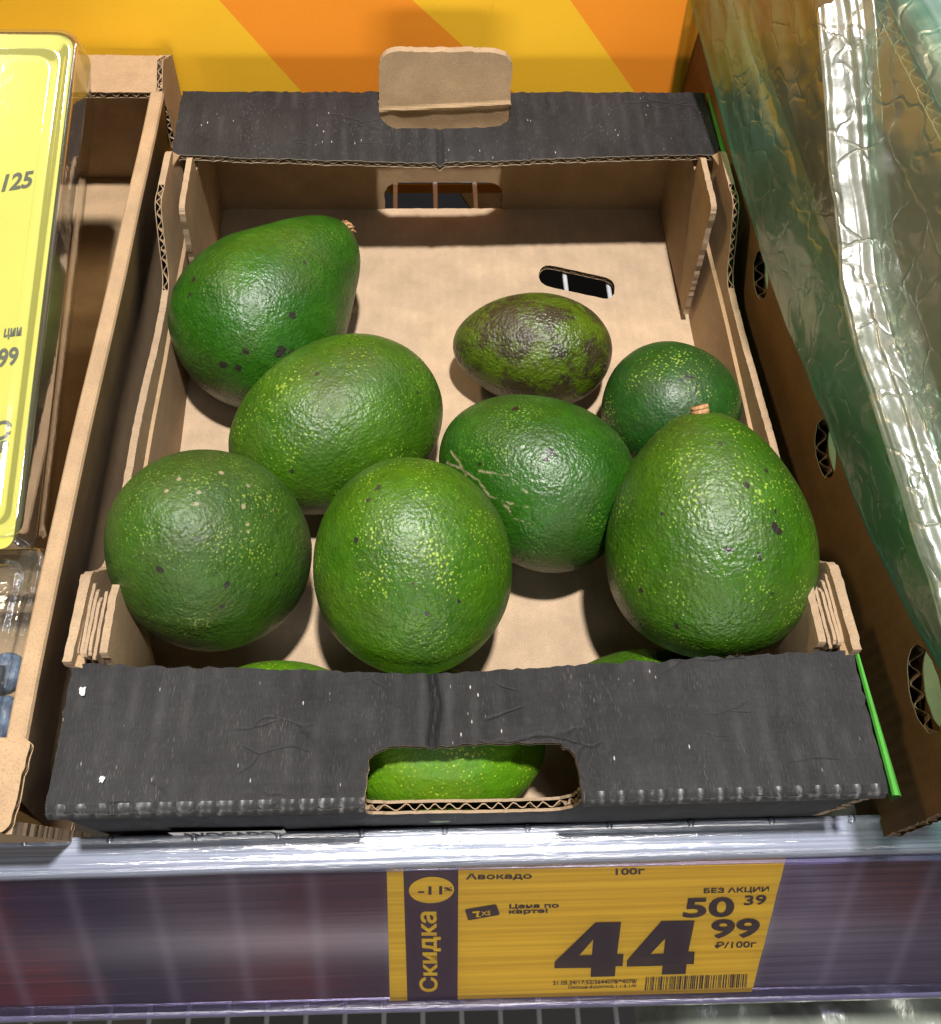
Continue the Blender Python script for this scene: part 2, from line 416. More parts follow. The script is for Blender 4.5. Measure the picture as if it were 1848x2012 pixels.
# side walls: high at both ends, cut low between
def side_prof():
    return rounded([(.0058, -.004), (D, -.004), (D, .0862), (.3285, .0895), (.3255, .0960), (.2868, .0955), (.2640, .0610), (.2480, .0600), (.1500, .0665), (.1140, .0672), (.0955, .0760), (.0860, .0955), (.0500, .0965), (.0495, .0865), (.0, .0862)],
                   [0, 0, 0, 0, .003, .004, .010, .004, .02, .01, .006, .004, 0, 0, 0])
for sx in (0, 1):
    def plc(y, z, d, sx=sx):
        out = .0 + .0016*nz(y, z, sx*7., 14)+(.0015 if z > .05 else .0)
        if z > .05 and (y < .0498 or y > .327): out = -.0012
        x = -out+d if sx == 0 else W+out-d
        return Vector((x, y, z))
    board('side_wall', side_prof(), [], plc, .0034, M['green_print'] if sx else M['black'], M['kraft'], crate, .02, lambda y, z, d: (y, z, d), jit=.0003, cap=lambda y, z: y < .1 or (.1 < y < .258) or y > .30)
    # inner end flaps folded along the side walls
    for y0, y1, top in ((.0050, .0845, .0905), (.2865, .3745, .0905)):
        pf = rounded([(y0, 0), (y1-.010, 0), (y1, .0925), (.0540, .0925), (.0530, .0780), (y0, .0780)], [0, 0, .007, .002, 0, 0])
        if y0 > .1: pf = rounded([(.2830, .006), (.3745, .0), (.3745, .0800), (.3270, .0800), (.3250, .0925), (.2870, .0920)], [.002, 0, 0, 0, .002, .006])
        def plf(y, z, d, sx=sx, y0=y0):
            lean = .0020+.0042*(z/.09) + (.0028*max(0, math.sin(z/.09*3.0)) if y0 < .1 else .0)
            x = .0034+lean+d
            return Vector((x if sx == 0 else W-x, y, z))
        o = board('end_flap', pf, [], lambda y, z, d, plf=plf: plf(y, z, -d+.003), .003, M['kraft'], M['kraft'], crate, .012, None, jit=.0004, cap=lambda x, y: True)
# third torn ply on the front corners
for sx in (0, 1):
    for k in range(7):
        pf = rounded([(.0555, .05), (.083-.0012*k, .05), (.0865-.0012*k+.002*math.sin(k*2.3), .0945-.0010*k+.0012*math.sin(k*3.1)), (.0538+.0008*math.sin(k*4), .0950-.0010*k+.0010*math.sin(k*1.7))], [0, 0, .003, .002])
        board('torn_ply', pf, [], lambda y, z, d, sx=sx, k=k: Vector(((-.0020+.0014*k+d+.0002*nz(y, z, k, 160)) if sx == 0 else (W+.0020-.0014*k-d+.0002*nz(y, z, k, 160)), y, z)), .00125, M['torn'], M['torn'], crate, .004, None, jit=.0004, flute=False)
# green outer strips of the side flaps
for y0, y1, name in ((-.001, .0515, 'green_flap'), (.329, .3795, 'green_flap')):
    m = MB(); rows = []
    for i in range(25):
        t = i/24; y = y0+(y1-y0)*t; wd = .0034*(1-.45*t) if y0 < .1 else .0030*(1-.5*t)
        rows.append([Vector((W+.0012, y, H-.0010)), Vector((W+.0016, y, H+.0002)), Vector((W+.0016+wd*.5, y, H-.0002)), Vector((W+.0016+wd, y, H-.0022)), Vector((W+.0016+wd, y, H-.012))])
    m.grid(rows); m.build(name, M['green_print'], crate)
# white stuck scraps and the white end label on the front wall
def blob(x, y, r, seed, name='paper_scrap'):
    m = MB(); n = 14
    m.v.append(Vector((x, y, H+.0012)))
    for i in range(n):
        a = 2*math.pi*i/n; rr = r*(.75+.5*nz(math.cos(a)*2, math.sin(a)*2, seed, 1)); m.v.append(Vector((x+rr*math.cos(a)*.8, y+rr*math.sin(a), H+.0009)))
    for i in range(n): m.face((0, 1+i, 1+(i+1) % n))
    return m.build(name, M['glue'], crate)
blob(.0060, .0405, .0022, 1.3); blob(.0185, .0095, .0015, 2.2)
m = MB(); LY = lambda z: .0004+.0045*(1-z/.09)-.0016
m.grid([[Vector((x, LY(z)-dy_, z)) for z in (.004, .0290)] for x, dy_ in ((.0290, 0), (.0295, .0005), (.0755, .0005), (.0760, 0))]); o = m.build('end_label', M['white_paper'], crate)

# ------------------------------------------------------------------ lettering
def text_pts(s, bold=.0):
    c = bpy.data.curves.new('lettering', 'FONT'); c.body = s; c.offset = bold; c.resolution_u = 4
    o = bpy.data.objects.new('lettering', c); col.objects.link(o); bpy.context.view_layer.update()
    me = bpy.data.meshes.new_from_object(o.evaluated_get(bpy.context.evaluated_depsgraph_get())); bpy.data.objects.remove(o)
    v = [Vector(p.co) for p in me.vertices]; f = [tuple(p.vertices) for p in me.polygons]; bpy.data.meshes.remove(me)
    x0 = min(p.x for p in v); x1 = max(p.x for p in v); y0 = min(p.y for p in v); y1 = max(p.y for p in v)
    return [((p.x-x0)/(x1-x0), (p.y-y0)/(y1-y0)) for p in v], f
def lettering(s, quad, place, mat, parent, bold=.02):
    v, f = text_pts(s, bold)
    BL, BR, TL, TR = [Vector(q) for q in quad]
    vv = []
    for a, b in v:
        p = (BL*(1-a)+BR*a)*(1-b)+(TL*(1-a)+TR*a)*b
        vv.append(place(p.x, p.y))
    return mesh_obj('lettering', vv, f, mat, parent)
lettering('AVOCADO', [(.0330, .0120), (.072, .0120), (.0330, .0270), (.072, .0270)], lambda x, z: Vector((x, LY(z)-.0008, z)), M['ink'], crate, .03)

# ------------------------------------------------------------------ avocados
def fruit_skin(name, c_lo, c_hi, dot, dots=1.0, ripe=0.0, rough=.33, dotscale=560, seed=0., bumpk=1.0):
    t = NT(name); v = t.coord()
    big = t.noise(t.coord((1, 1, 1), rot=(seed, seed*2, 0)), 38, 3, .5)
    c = t.mix(t.ramp(big, [(.32, 0), (.68, 1)]), c_lo, c_hi)
    mid = t.noise(v, 240, 3, .6)
    pat = t.noise(t.coord((1, 1, 1), rot=(seed*1.3, 1, seed)), 24, 4, .62)
    c = t.mix(t.ramp(pat, [(.50, 0), (.68, .38)]), c, (c_lo[0]*1.6+.012, c_lo[1]*.72, c_lo[2]))
    c = t.mix(t.ramp(mid, [(.35, .35), (.6, 0)]), c, [x*.55 for x in c_lo])
    wob = t.n('ShaderNodeTexNoise'); wob.inputs['Scale'].default_value = 300; t.l(v, wob.inputs['Vector'])
    vv = t.n('ShaderNodeVectorMath', operation='MULTIPLY_ADD'); t.l(wob.outputs['Color'], vv.inputs[0]); vv.inputs[1].default_value = (.0016, .0016, .0016); t.l(v, vv.inputs[2])
    vo = t.n('ShaderNodeTexVoronoi'); vo.inputs['Scale'].default_value = dotscale; t.l(vv.outputs[0], vo.inputs['Vector'])
    thr = t.math('MULTIPLY_ADD', t.noise(v, 48, 3), .85, -.19)
    d = t.math('SUBTRACT', thr, vo.outputs['Distance'])
    dm = t.math('MULTIPLY', t.ramp(d, [(.0, 0), (.16, .62)]), dots)
    c = t.mix(dm, c, dot)
    # brown freckles and scratches
    vo2 = t.n('ShaderNodeTexVoronoi'); vo2.inputs['Scale'].default_value = 95; t.l(t.coord((1, 1, 2.0), rot=(seed+.4, .7, seed)), vo2.inputs['Vector'])
    fr = t.math('MULTIPLY', t.ramp(t.math('ADD', vo2.outputs['Distance'], t.math('MULTIPLY', mid, .12)), [(.125, 1), (.165, 0)]), t.ramp(t.noise(v, 30, 1), [(.55, 0), (.6, .85)]))
    c = t.mix(fr, c, (.035, .018, .012))
    at = t.n('ShaderNodeAttribute', attribute_name='spot')
    na = t.noise(v, 420, 4, .7)
    sm = t.ramp(t.math('ADD', at.outputs['Fac'], t.math('MULTIPLY', t.math('SUBTRACT', na, .5), 1.5)), [(.42, 0), (.58, .95)])
    c = t.mix(sm, c, (.014, .010, .009))
    sc = t.n('ShaderNodeAttribute', attribute_name='scar')
    c = t.mix(t.ramp(t.math('ADD', sc.outputs['Fac'], t.math('MULTIPLY', t.math('SUBTRACT', na, .5), .9)), [(.38, 0), (.7, .8)]), c, (.24, .20, .12))
    if ripe:
        rp = t.noise(t.coord((1, 1, .8)), 55, 5, .68)
        r2 = t.noise(v, 330, 4, .7)
        rm = t.ramp(t.math('ADD', t.math('MULTIPLY', rp, .8), t.math('MULTIPLY', r2, .3)), [(.50, 0), (.60, 1)])
        c = t.mix(t.math('MULTIPLY', rm, ripe), c, (.016, .009, .007))
        c = t.mix(t.ramp(rp, [(.35, 0), (.6, .35)]), c, (.045, .045, .006))
    # pebbled skin
    v3 = t.n('ShaderNodeTexVoronoi', feature='SMOOTH_F1'); v3.inputs['Scale'].default_value = 720; t.l(vv.outputs[0], v3.inputs['Vector'])
    h = t.math('ADD', t.math('MULTIPLY', v3.outputs['Distance'], -.9), t.math('MULTIPLY', t.noise(v, 460, 4, .6), 1.0))
    h = t.math('ADD', h, t.math('MULTIPLY', t.noise(v, 130, 3, .6), 2.6))
    h = t.math('ADD', h, t.math('MULTIPLY', dm, .12))
    rg = t.math('ADD', t.ramp(t.noise(v, 160, 3), [(.3, rough-.05), (.7, rough+.08)]), t.ramp(pat, [(.40, 0), (.62, .16)]))
    t.bsdf(c, rg, t.bump(h, .46*bumpk, .00085), Specular_IOR_Level=.48)
    return t.m
def avocado(label, loc, Rr, L, d, p, mat, spots=(), scars=(), stem=None, seed=0, group='loose green avocados lying in the crate', lump=1.0, n=220, m_=240):
    d = Vector(d).normalized(); a = (Vector((0, 0, 1)) if abs(d.z) < .95 else Vector((1, 0, 0))).cross(d).normalized(); b = d.cross(a)
    rot = Matrix((a, b, d)).transposed()
    V = []; F = []
    for i in range(n+1):
        ph = math.pi*i/n; c = math.cos(ph)
        rr = Rr*math.sin(ph)*(1-p*c+(-.055*math.sin(math.pi*max(0, c))**2*(c > 0) if p > .25 else 0))/(1+.1*p*p)
        for j in range(m_):
            th = 2*math.pi*j/m_
            q = Vector((rr*math.cos(th), rr*math.sin(th), c*L/2))
            k = 1+lump*(.022*1.6*noise.noise(q*11+Vector((0, 0, seed*3)))+.018*noise.noise(q*22+Vector((seed, 0, 0)))+.007*noise.noise(q*60+Vector((0, seed, 0))))
            if stem: # dimple at the stem end
                k *= 1-.05*math.exp(-(ph/.13)**2)
            V.append(q*k)
        if i in (0, n): 
            pass
    for i in range(n):
        for j in range(m_):
            j2 = (j+1) % m_
            F.append((i*m_+j, (i+1)*m_+j, (i+1)*m_+j2, i*m_+j2))
    o = mesh_obj('avocado', V, F, mat, None, None, True)
    me = o.data
    bm = bmesh.new(); bm.from_mesh(me); bmesh.ops.remove_doubles(bm, verts=bm.verts[:], dist=1e-6); bm.to_mesh(me); bm.free()
    o.location = loc; o.rotation_euler = rot.to_euler()
    # blemishes grown on the skin itself
    W2L = rot.transposed(); org = Vector(loc)
    for nm, lst in (('spot', spots), ('scar', scars)):
        at = me.attributes.new(nm, 'FLOAT', 'POINT'); vals = np.zeros(len(me.vertices))
        if nm == 'scar' and len(lst) > 12:      # join the scar points into continuous lines
            ext = []
            for p_, q_ in zip(lst, lst[1:]):
                pa, pb = Vector(p_[0]), Vector(q_[0]); L_ = (pb-pa).length
                if L_ < .005:
                    for k_ in range(6):
                        c_ = pa.lerp(pb, k_/6); c_ += Vector((nz(c_.x, c_.y, 1, 500), nz(c_.x, c_.y, 5, 500), 0))*.0006; ext.append((tuple(c_), .0008+.0003*nz(c_.x, c_.y, 0, 200), .82+.45*nz(c_.x, c_.y, 3, 160)))
            lst = ext
        if lst:
            co = np.empty(len(me.vertices)*3); me.vertices.foreach_get('co', co); co = co.reshape(-1, 3)
            for s_ in lst:
                c = W2L @ (Vector(s_[0])-org); dd = np.linalg.norm(co-np.array(c), axis=1)
                vals = np.maximum(vals, (s_[2] if len(s_) > 2 else 1.25)*np.exp(-(dd/s_[1])**2*.9))
        at.data.foreach_set('value', vals)
    tag(o, label, 'avocado', group)
    if stem:
        mb = MB(); top = L/2*(.985 if stem == 'woody' else .96)
        if stem == 'woody':
            pts = [(0, 0, top-.001), (.0002, 0, top+.0010), (.0007, .0002, top+.0032), (.001, .0004, top+.0046)]
            mb.tube(pts, [.0028, .0030, .0033, .0024], 14)
            for k in range(11):
                a2 = 2*math.pi*k/11; r0 = .0028
                mb.tube([(r0*math.cos(a2), r0*math.sin(a2), top), (r0*1.5*math.cos(a2), r0*1.5*math.sin(a2), top+.0022+.0014*random.random()), (r0*1.8*math.cos(a2+.3), r0*1.8*math.sin(a2+.3), top+.0028+.0018*random.random())], [.0006, .0005, .0002], 5)
        else:
            mb.tube([(0, 0, top-.001), (0, 0, top+.0012), (.0003, 0, top+.0026)], [.0036, .0040, .0034], 16)
            mb.tube([(0, 0, top+.0020), (.0003, 0, top+.0034)], [.0041, .0038], 16)
        s = mb.build('stem', M['stem'], None, True)
        s.parent = o
    return o
M['stem'] = plain('dry_stem', (.36, .19, .08), .7, .4, 700, .8)
DOT = (.30, .42, .045)
SK = dict(
 A=fruit_skin('skin_glossy_green', (0.0103, 0.0585, 0.0021), (0.0206, 0.0929, 0.0035), (.15, .30, .03), .55, 0, .30, 806, 0),
 B=fruit_skin('skin_mid_green', (0.0224, 0.0705, 0.0021), (0.0396, 0.1101, 0.0028), DOT, .8, 0, .34, 520, 1),
 C=fruit_skin('skin_olive_green', (0.0189, 0.0550, 0.0028), (0.0292, 0.0826, 0.0042), (.26, .32, .05), .75, 0, .40, 650, 2),
 D=fruit_skin('skin_bright_green', (0.0224, 0.0757, 0.0014), (0.0430, 0.1187, 0.0021), (.33, .46, .04), .85, 0, .34, 650, 3),
 E=fruit_skin('skin_deep_green', (0.0112, 0.0550, 0.0028), (0.0198, 0.0860, 0.0042), (.20, .34, .04), .65, 0, .30, 728, 4),
 F=fruit_skin('skin_large_green', (0.0206, 0.0671, 0.0021), (0.0344, 0.1015, 0.0028), DOT, .8, 0, .32, 560, 5),
 G=fruit_skin('skin_ripe_mottled', (0.0387, 0.0731, 0.0021), (0.0645, 0.1118, 0.0028), (.20, .22, .03), .4, .95, .30, 676, 6, 1.4),
 H=fruit_skin('skin_cool_green', (0.0077, 0.0447, 0.0042), (0.0129, 0.0654, 0.0056), (.30, .42, .05), .9, 0, .36, 559, 7, .7),
 K=fruit_skin('skin_lime_green', (0.0549, 0.1681, 0.0024), (0.0877, 0.2193, 0.0036), (.50, .58, .04), 1.0, 0, .36, 559, 8, .7))
SPOTS = {
 'A': [((0.0762,0.2566,0.085),0.0016),((0.0213,0.2467,0.082),0.002),((0.0198,0.239,0.0799),0.002),((0.0381,0.2419,0.0889),0.0012),((0.0703,0.2277,0.0778),0.002),((0.0643,0.2136,0.0673),0.0032),((0.0694,0.2148,0.064),0.0028),((0.048,0.2111,0.071),0.0022),((0.0367,0.2084,0.0642),0.0024),((0.0438,0.2071,0.0636),0.0022),((0.0509,0.2095,0.068),0.0015),((0.0312,0.2261,0.081),0.0009),((0.064,0.2397,0.087),0.0008),((0.0521,0.2051,0.0553),0.0009)],
 'B': [((0.0853,0.1877,0.086),0.0015),((0.0739,0.1466,0.0651),0.0013),((0.0992,0.2094,0.0804),0.001),((0.1327,0.1866,0.0707),0.0012)],
 'C': [((0.0323,0.0815,0.1075),0.0016),((0.0572,0.0785,0.0987),0.0013),((0.0469,0.0915,0.1139),0.001),((0.0545,0.0723,0.0907),0.0012),((0.0745,0.0873,0.0871),0.0009)],
 'D': [((0.1163,0.1116,0.1151),0.0024,0.62),((0.1204,0.113,0.1157),0.0016,0.6),((0.1076,0.0914,0.1106),0.0013),((0.1469,0.0703,0.1006),0.001),((0.1346,0.0654,0.1005),0.0012),((0.1124,0.1064,0.1143),0.0012),((0.1052,0.1053,0.1101),0.001,0.7),((0.1491,0.1147,0.1084),0.0009)],
 'E': [((0.1899,0.1428,0.0898),0.0018),((0.1879,0.1394,0.0891),0.0015),((0.1767,0.1677,0.0849),0.0019),((0.1596,0.1426,0.0783),0.001),((0.192,0.1409,0.0896),0.0012)],
 'F': [((0.27,0.0923,0.1164),0.002),((0.2714,0.091,0.1154),0.0018),((0.2605,0.1075,0.1219),0.0014),((0.2711,0.1157,0.1192),0.001),((0.271,0.0984,0.1176),0.0011),((0.2629,0.0822,0.1142),0.0011),((0.2626,0.0805,0.1134),0.0011),((0.2504,0.0839,0.1151),0.0012),((0.252,0.0835,0.1151),0.0011),((0.2338,0.0633,0.0881),0.002,0.8),((0.2208,0.0775,0.0903),0.0011),((0.2679,0.0701,0.1045),0.001),((0.2198,0.1121,0.1006),0.0016,0.7),((0.2285,0.101,0.1111),0.001),((0.254,0.1271,0.1221),0.0009)],
 'H': [((0.2637,0.1947,0.0712),0.0013),((0.2656,0.1936,0.0711),0.0011),((0.261,0.1925,0.0709),0.001)],
 'G': [((0.1889,0.2273,0.0583),0.007,.62),((0.2045,0.221,0.0557),0.008,.62),((0.2092,0.2115,0.0426),0.006,.62),((0.2199,0.2173,0.0462),0.005,.62),((0.185,0.2222,0.0543),0.004,.62),((0.2029,0.2411,0.0618),0.004,.62),((0.2226,0.2264,0.0526),0.006,.62),((0.1802,0.2353,0.0588),0.004,.62)],
 'Cs': [((0.0373,0.1158,0.1166),0.0011),((0.0522,0.1214,0.111),0.0012),((0.0626,0.1182,0.1059),0.001),((0.0333,0.11,0.1177),0.0009),((0.0457,0.1097,0.1169),0.0009),((0.0621,0.1077,0.1085),0.0011),((0.0454,0.1046,0.1172),0.0009),((0.0642,0.1008,0.1065),0.0008),((0.0644,0.0979,0.1058),0.0008)],
 'Es': [((0.1434,0.1551,0.0596),0.00095,0.8),((0.1454,0.1517,0.0639),0.00095,0.8),((0.1475,0.1491,0.0667),0.00095,0.8),((0.1495,0.1469,0.0689),0.00095,0.8),((0.1515,0.1449,0.0706),0.00095,0.8),((0.153,0.143,0.0716),0.00095,0.8),((0.1546,0.1412,0.0724),0.00095,0.8),((0.1561,0.1395,0.0732),0.00095,0.8),((0.1576,0.1378,0.0738),0.00095,0.8),((0.1591,0.1362,0.0744),0.00095,0.8),((0.1601,0.1344,0.0742),0.00095,0.8),((0.1612,0.1326,0.074),0.00095,0.8),((0.1623,0.1309,0.0736),0.00095,0.8),((0.1634,0.1292,0.0732),0.00095,0.8),((0.1651,0.128,0.0738),0.00095,0.8),((0.1669,0.1268,0.0744),0.00095,0.8),((0.1687,0.1257,0.0749),0.00095,0.8),((0.1698,0.1243,0.0743),0.00095,0.8),((0.1709,0.1228,0.0737),0.00095,0.8),((0.172,0.1214,0.073),0.00095,0.8),((0.1731,0.12,0.0723),0.00095,0.8),((0.1742,0.1187,0.0715),0.00095,0.8),((0.1759,0.1178,0.0719),0.00095,0.8),((0.1777,0.1171,0.0722),0.00095,0.8),((0.1795,0.1163,0.0724),0.00095,0.8),((0.1813,0.1156,0.0725),0.00095,0.8),((0.1831,0.115,0.0725),0.00095,0.8),((0.185,0.1144,0.0725),0.00095,0.8),((0.1868,0.114,0.0726),0.00095,0.8),((0.1886,0.1136,0.0726),0.00095,0.8),((0.1905,0.1133,0.0725),0.00095,0.8),((0.1923,0.113,0.0724),0.00095,0.8),((0.1942,0.1127,0.0722),0.00095,0.8),((0.196,0.1125,0.072),0.00095,0.8),((0.1979,0.1124,0.0717),0.00095,0.8),((0.1997,0.1123,0.0713),0.00095,0.8),((0.2016,0.1123,0.0707),0.00095,0.8),((0.2034,0.1123,0.0701),0.00095,0.8),((0.1687,0.1257,0.0749),0.00095,0.8),((0.1704,0.1249,0.0754),0.00095,0.8),((0.1721,0.1241,0.0759),0.00095,0.8),((0.1737,0.1233,0.0763),0.00095,0.8),((0.1754,0.1226,0.0767),0.00095,0.8),((0.1771,0.1219,0.077),0.00095,0.8),((0.1788,0.1212,0.0773),0.00095,0.8),((0.1805,0.1206,0.0775),0.00095,0.8),((0.182,0.1193,0.077),0.00095,0.8),((0.1835,0.1181,0.0764),0.00095,0.8),((0.1851,0.117,0.0757),0.00095,0.8),((0.1866,0.1159,0.0749),0.00095,0.8),((0.1591,0.1401,0.0767),0.00095,0.8),((0.161,0.1391,0.0779),0.00095,0.8),((0.1628,0.1382,0.0789),0.00095,0.8),((0.1646,0.1373,0.0799),0.00095,0.8),((0.1665,0.1364,0.0807),0.00095,0.8),((0.1683,0.1356,0.0815),0.00095,0.8),((0.1701,0.1349,0.0821),0.00095,0.8),((0.172,0.1342,0.0827),0.00095,0.8),((0.1733,0.1327,0.0826),0.00095,0.8),((0.1746,0.1312,0.0824),0.00095,0.8),((0.1759,0.1297,0.0822),0.00095,0.8),((0.1773,0.1283,0.0819),0.00095,0.8),((0.1786,0.1269,0.0816),0.00095,0.8),((0.1799,0.1255,0.0812),0.00095,0.8),((0.1812,0.1241,0.0808),0.00095,0.8),((0.1826,0.1228,0.0803),0.00095,0.8),((0.1837,0.1213,0.0793),0.00095,0.8),((0.1848,0.1197,0.0783),0.00095,0.8),((0.1537,0.1407,0.0709),0.00095,0.8),((0.1529,0.1426,0.0711),0.00095,0.8),((0.1521,0.1446,0.0712),0.00095,0.8),((0.1513,0.1465,0.0712),0.00095,0.8),((0.1505,0.1486,0.0712),0.00095,0.8),((0.1494,0.1506,0.0706),0.00095,0.8),((0.1483,0.1527,0.0697),0.00095,0.8),((0.1472,0.1551,0.0686),0.00095,0.8)],
}
av = {}
av['A'] = avocado('dark speckled avocado at the back left with a dry stem pointing right', (.0560, .2600, .0472), .0445, .1190, (.62, .75, .15), .27, SK['A'], SPOTS.get('A', ()), (), 'woody', 1)
av['B'] = avocado('oval mid green avocado leaning between the stemmed one and the front fruit', (.0918, .1853, .0435), .0432, .1115, (-.86, -.5, .05), .06, SK['B'], SPOTS.get('B', ()), (), None, 2)
av['C'] = avocado('round olive green avocado with pale flecks at the front left corner', (.0422, .1060, .0703), .0412, .0981, (-.3, 0, .8), .04, SK['C'], SPOTS.get('C', ()), SPOTS.get('Cs', ()), None, 3)
av['D'] = avocado('bright green upright avocado at the front middle of the crate', (.1287, .0971, .0736), .0423, .0923, (-.1, .55, .8), .06, SK['D'], SPOTS.get('D', ()), (), None, 4)
av['E'] = avocado('deep green avocado with a web of pale scars in the centre', (.1886, .1502, .0500), .0406, .0975, (-.85, .45, .15), .14, SK['E'], SPOTS.get('E', ()), SPOTS.get('Es', ()), None, 5)
av['F'] = avocado('largest pear shaped avocado with a cut stem at the right', (.2555, .1076, .0798), .0431, .1060, (-.05, .9, .6), .20, SK['F'], SPOTS.get('F', ()), (), 'cut', 6)
av['G'] = avocado('small ripe avocado mottled brown and purple near the floor slot', (.1940, .2399, .0310), .0307, .0870, (-1, .12, .05), .10, SK['G'], SPOTS.get('G', ()), (), None, 7, lump=1.6)
av['H'] = avocado('cool dark green avocado with yellow dots against the right wall', (.2626, .2004, .0365), .0357, .0675, (-.3, .85, .25), .10, SK['H'], SPOTS.get('H', ()), (), None, 8)
av['I'] = avocado('avocado hidden beneath the olive one at the front left corner', (.0700, .0430, .0280), .0275, .0800, (1, .1, .05), .10, SK['K'], (), (), None, 9)
av['J'] = avocado('narrow avocado hidden beneath the largest one at the front right', (.2340, .0460, .0280), .0275, .0850, (-1, .15, -.04), .16, SK['D'], (), (), None, 10)
av['K'] = avocado('lime green avocado seen through the front handle hole', (.1400, .0330, .0320), .0305, .0880, (1, -.05, .05), .05, SK['K'], (), (), None, 11)

# ------------------------------------------------------------------ left neighbour crate with berries
lc = empty('kraft_crate', (-.12, .2, -.004), 'plain brown cardboard crate on the left holding berry packs', 'crate')
LX = -.0112; LT = .0078
def rim_wall():
    m = MB(); rows = []
    prof = [(-.0120, -.004), (-.0078, .040), (-.0003, .0880), (-.0009, .0894), (-.0020, .0900), (-LT+.0008, .0902), (-LT, .0895), (-LT, -.004)]
    for i in range(81):
        y = .0045+(.408)*i/80; k = 1 if y < .376 else max(.0, 1-(y-.376)/.02*.0)
        rows.append([Vector((LX+px+.0006*nz(y, pz, 0, 18)-(.0009*math.sin(y*14)), y, pz+.0006*nz(y, 3, 0, 22))) for px, pz in prof])
    m.grid(rows[::-1]); return m
rim_wall().build('side_wall', M['kraft_plain'], lc)
board('crate_floor', [(-.30, .002), (LX-LT, .002), (LX-LT, .404), (-.30, .404)], [], lambda x, y, d: Vector((x, y, -d)), .0036, M['kraft_plain'], M['kraft'], lc, .04)
board('back_wall', [(-.30, -.004), (LX-LT+.001, -.004), (LX-LT+.001, .0860), (-.30, .0860)], [], lambda x, z, d: Vector((x, .4045+d, z)), .004, M['kraft_plain'], M['kraft'], lc, .04)
board('back_flange', [(-.30, .3790), (LX-.0042, .3790), (LX-.0042, .4120), (-.30, .4120)], [], lambda x, y, d: Vector((x, y, .0905-d+.0005*nz(x, y, 0, 40))), .0042, M['kraft_plain'], M['kraft'], lc, .02, lambda x, y, d: (x, y, d))
board('corner_flap', [(.378, .05), (.4125, .05), (.4155, .0885), (.395, .1000), (.380, .0925)], [], lambda y, z, d: Vector((LX-.0035+d, y, z)), .0036, M['kraft_plain'], M['kraft_plain'], lc, .02)
board('front_flange', rounded([(-.30, -.0075), (-.0105, -.0075), (-.0085, .0240), (-.30, .0240)], [0, .003, .005, 0]), [], lambda x, y, d: Vector((x, y, .0925-d+.0006*nz(x, y, 0, 60))), .0042, M['kraft_plain'], M['kraft'], lc, .02, cap=lambda x, y: x < -.0125)
board('front_wall', [(-.30, -.004), (-.0120, -.004), (-.0105, .088), (-.30, .088)], [], lambda x, z, d: Vector((x, -.0075+d+.010*(1-z/.088), z)), .0042, M['kraft_plain'], M['kraft'], lc, .04, cap=lambda x, y: True)

# clear plastics
def clear_plastic(name, tint=(.93, .96, .95), rough=.07, gl=.25, bscale=60, bst=.25, dfw=.03):
    t = NT(name); v = t.coord(); h = t.math('ADD', t.noise(v, bscale, 3), t.math('MULTIPLY', t.noise(v, bscale*6, 2), .2))
    nrm = t.bump(h, bst, .002)
    tr = t.n('ShaderNodeBsdfTransparent'); tr.inputs[0].default_value = (*tint, 1)
    g = t.n('ShaderNodeBsdfGlossy'); g.inputs['Roughness'].default_value = rough; t.l(nrm, g.inputs['Normal'])
    df = t.n('ShaderNodeBsdfDiffuse'); df.inputs[0].default_value = (.8, .85, .84, 1)
    fr = t.n('ShaderNodeFresnel'); fr.inputs['IOR'].default_value = 1.45; t.l(nrm, fr.inputs['Normal'])
    m1 = t.n('ShaderNodeMixShader'); m1.inputs[0].default_value = dfw; t.l(tr.outputs[0], m1.inputs[1]); t.l(df.outputs[0], m1.inputs[2])
    m2 = t.n('ShaderNodeMixShader'); f = t.math('MINIMUM', t.math('MULTIPLY_ADD', fr.outputs[0], 1.3, gl*.25), .55)
    t.l(f, m2.inputs[0]); t.l(m1.outputs[0], m2.inputs[1]); t.l(g.outputs[0], m2.inputs[2]); t.l(m2.outputs[0], t.out.inputs[0])
    return t.m
M['clear'] = clear_plastic('clear_plastic', gl=.08, bst=.08)
M['yellow_card'] = plain('yellow_card', (.43, .40, .055), .35, .05, 20, .1)
# tall pack with yellow card, tilted: low at the front, resting on the back flange
pk = empty('clamshell_pack', (-.10, .2, .05), 'clear plastic pack over a yellow price card reading 125, far left', 'plastic pack')
P0 = Vector((-.0255, .098, .102)); dirv = Vector((-.002, .236, .062)); dl = dirv.length; dy = dirv/dl; dxv = Vector((1, 0, 0)); dn = dxv.cross(dy).normalized()
def PK(a, b, c): return P0+dxv*a+dy*b+dn*c      # a<0 to the left, b along, c up
def ring(x1, b0, b1, r, c, x0=-.14, seg=8):
    pts = [(x0, b0), (x1, b0), (x1, b1), (x0, b1)]
    return [PK(p.x, p.y, c) for p in rounded(pts, [0, r*.6, r, 0], seg)]
m = MB()
rings = [ring(.0005, -.002, dl+.002, .012, -.014), ring(.0000, 0, dl, .012, -.0005), ring(-.0002, .0004, dl-.0006, .012, .0012), ring(-.0020, .002, dl-.0030, .011, .0022), ring(-.0052, .005, dl-.0065, .010, .0020), ring(-.0062, .006, dl-.0085, .010, .0006), ring(-.0100, .008, dl-.0125, .010, .0002), ring(-.0112, .009, dl-.0140, .009, .0012), ring(-.0125, .010, dl-.0158, .009, .0010)]
m.grid(rings); cap = len(m.v); m.v += rings[-1]; m.face(range(cap, cap+len(rings[-1])))
o = m.build('clear_lid', M['clear'], pk, True)
m = MB(); rows = []
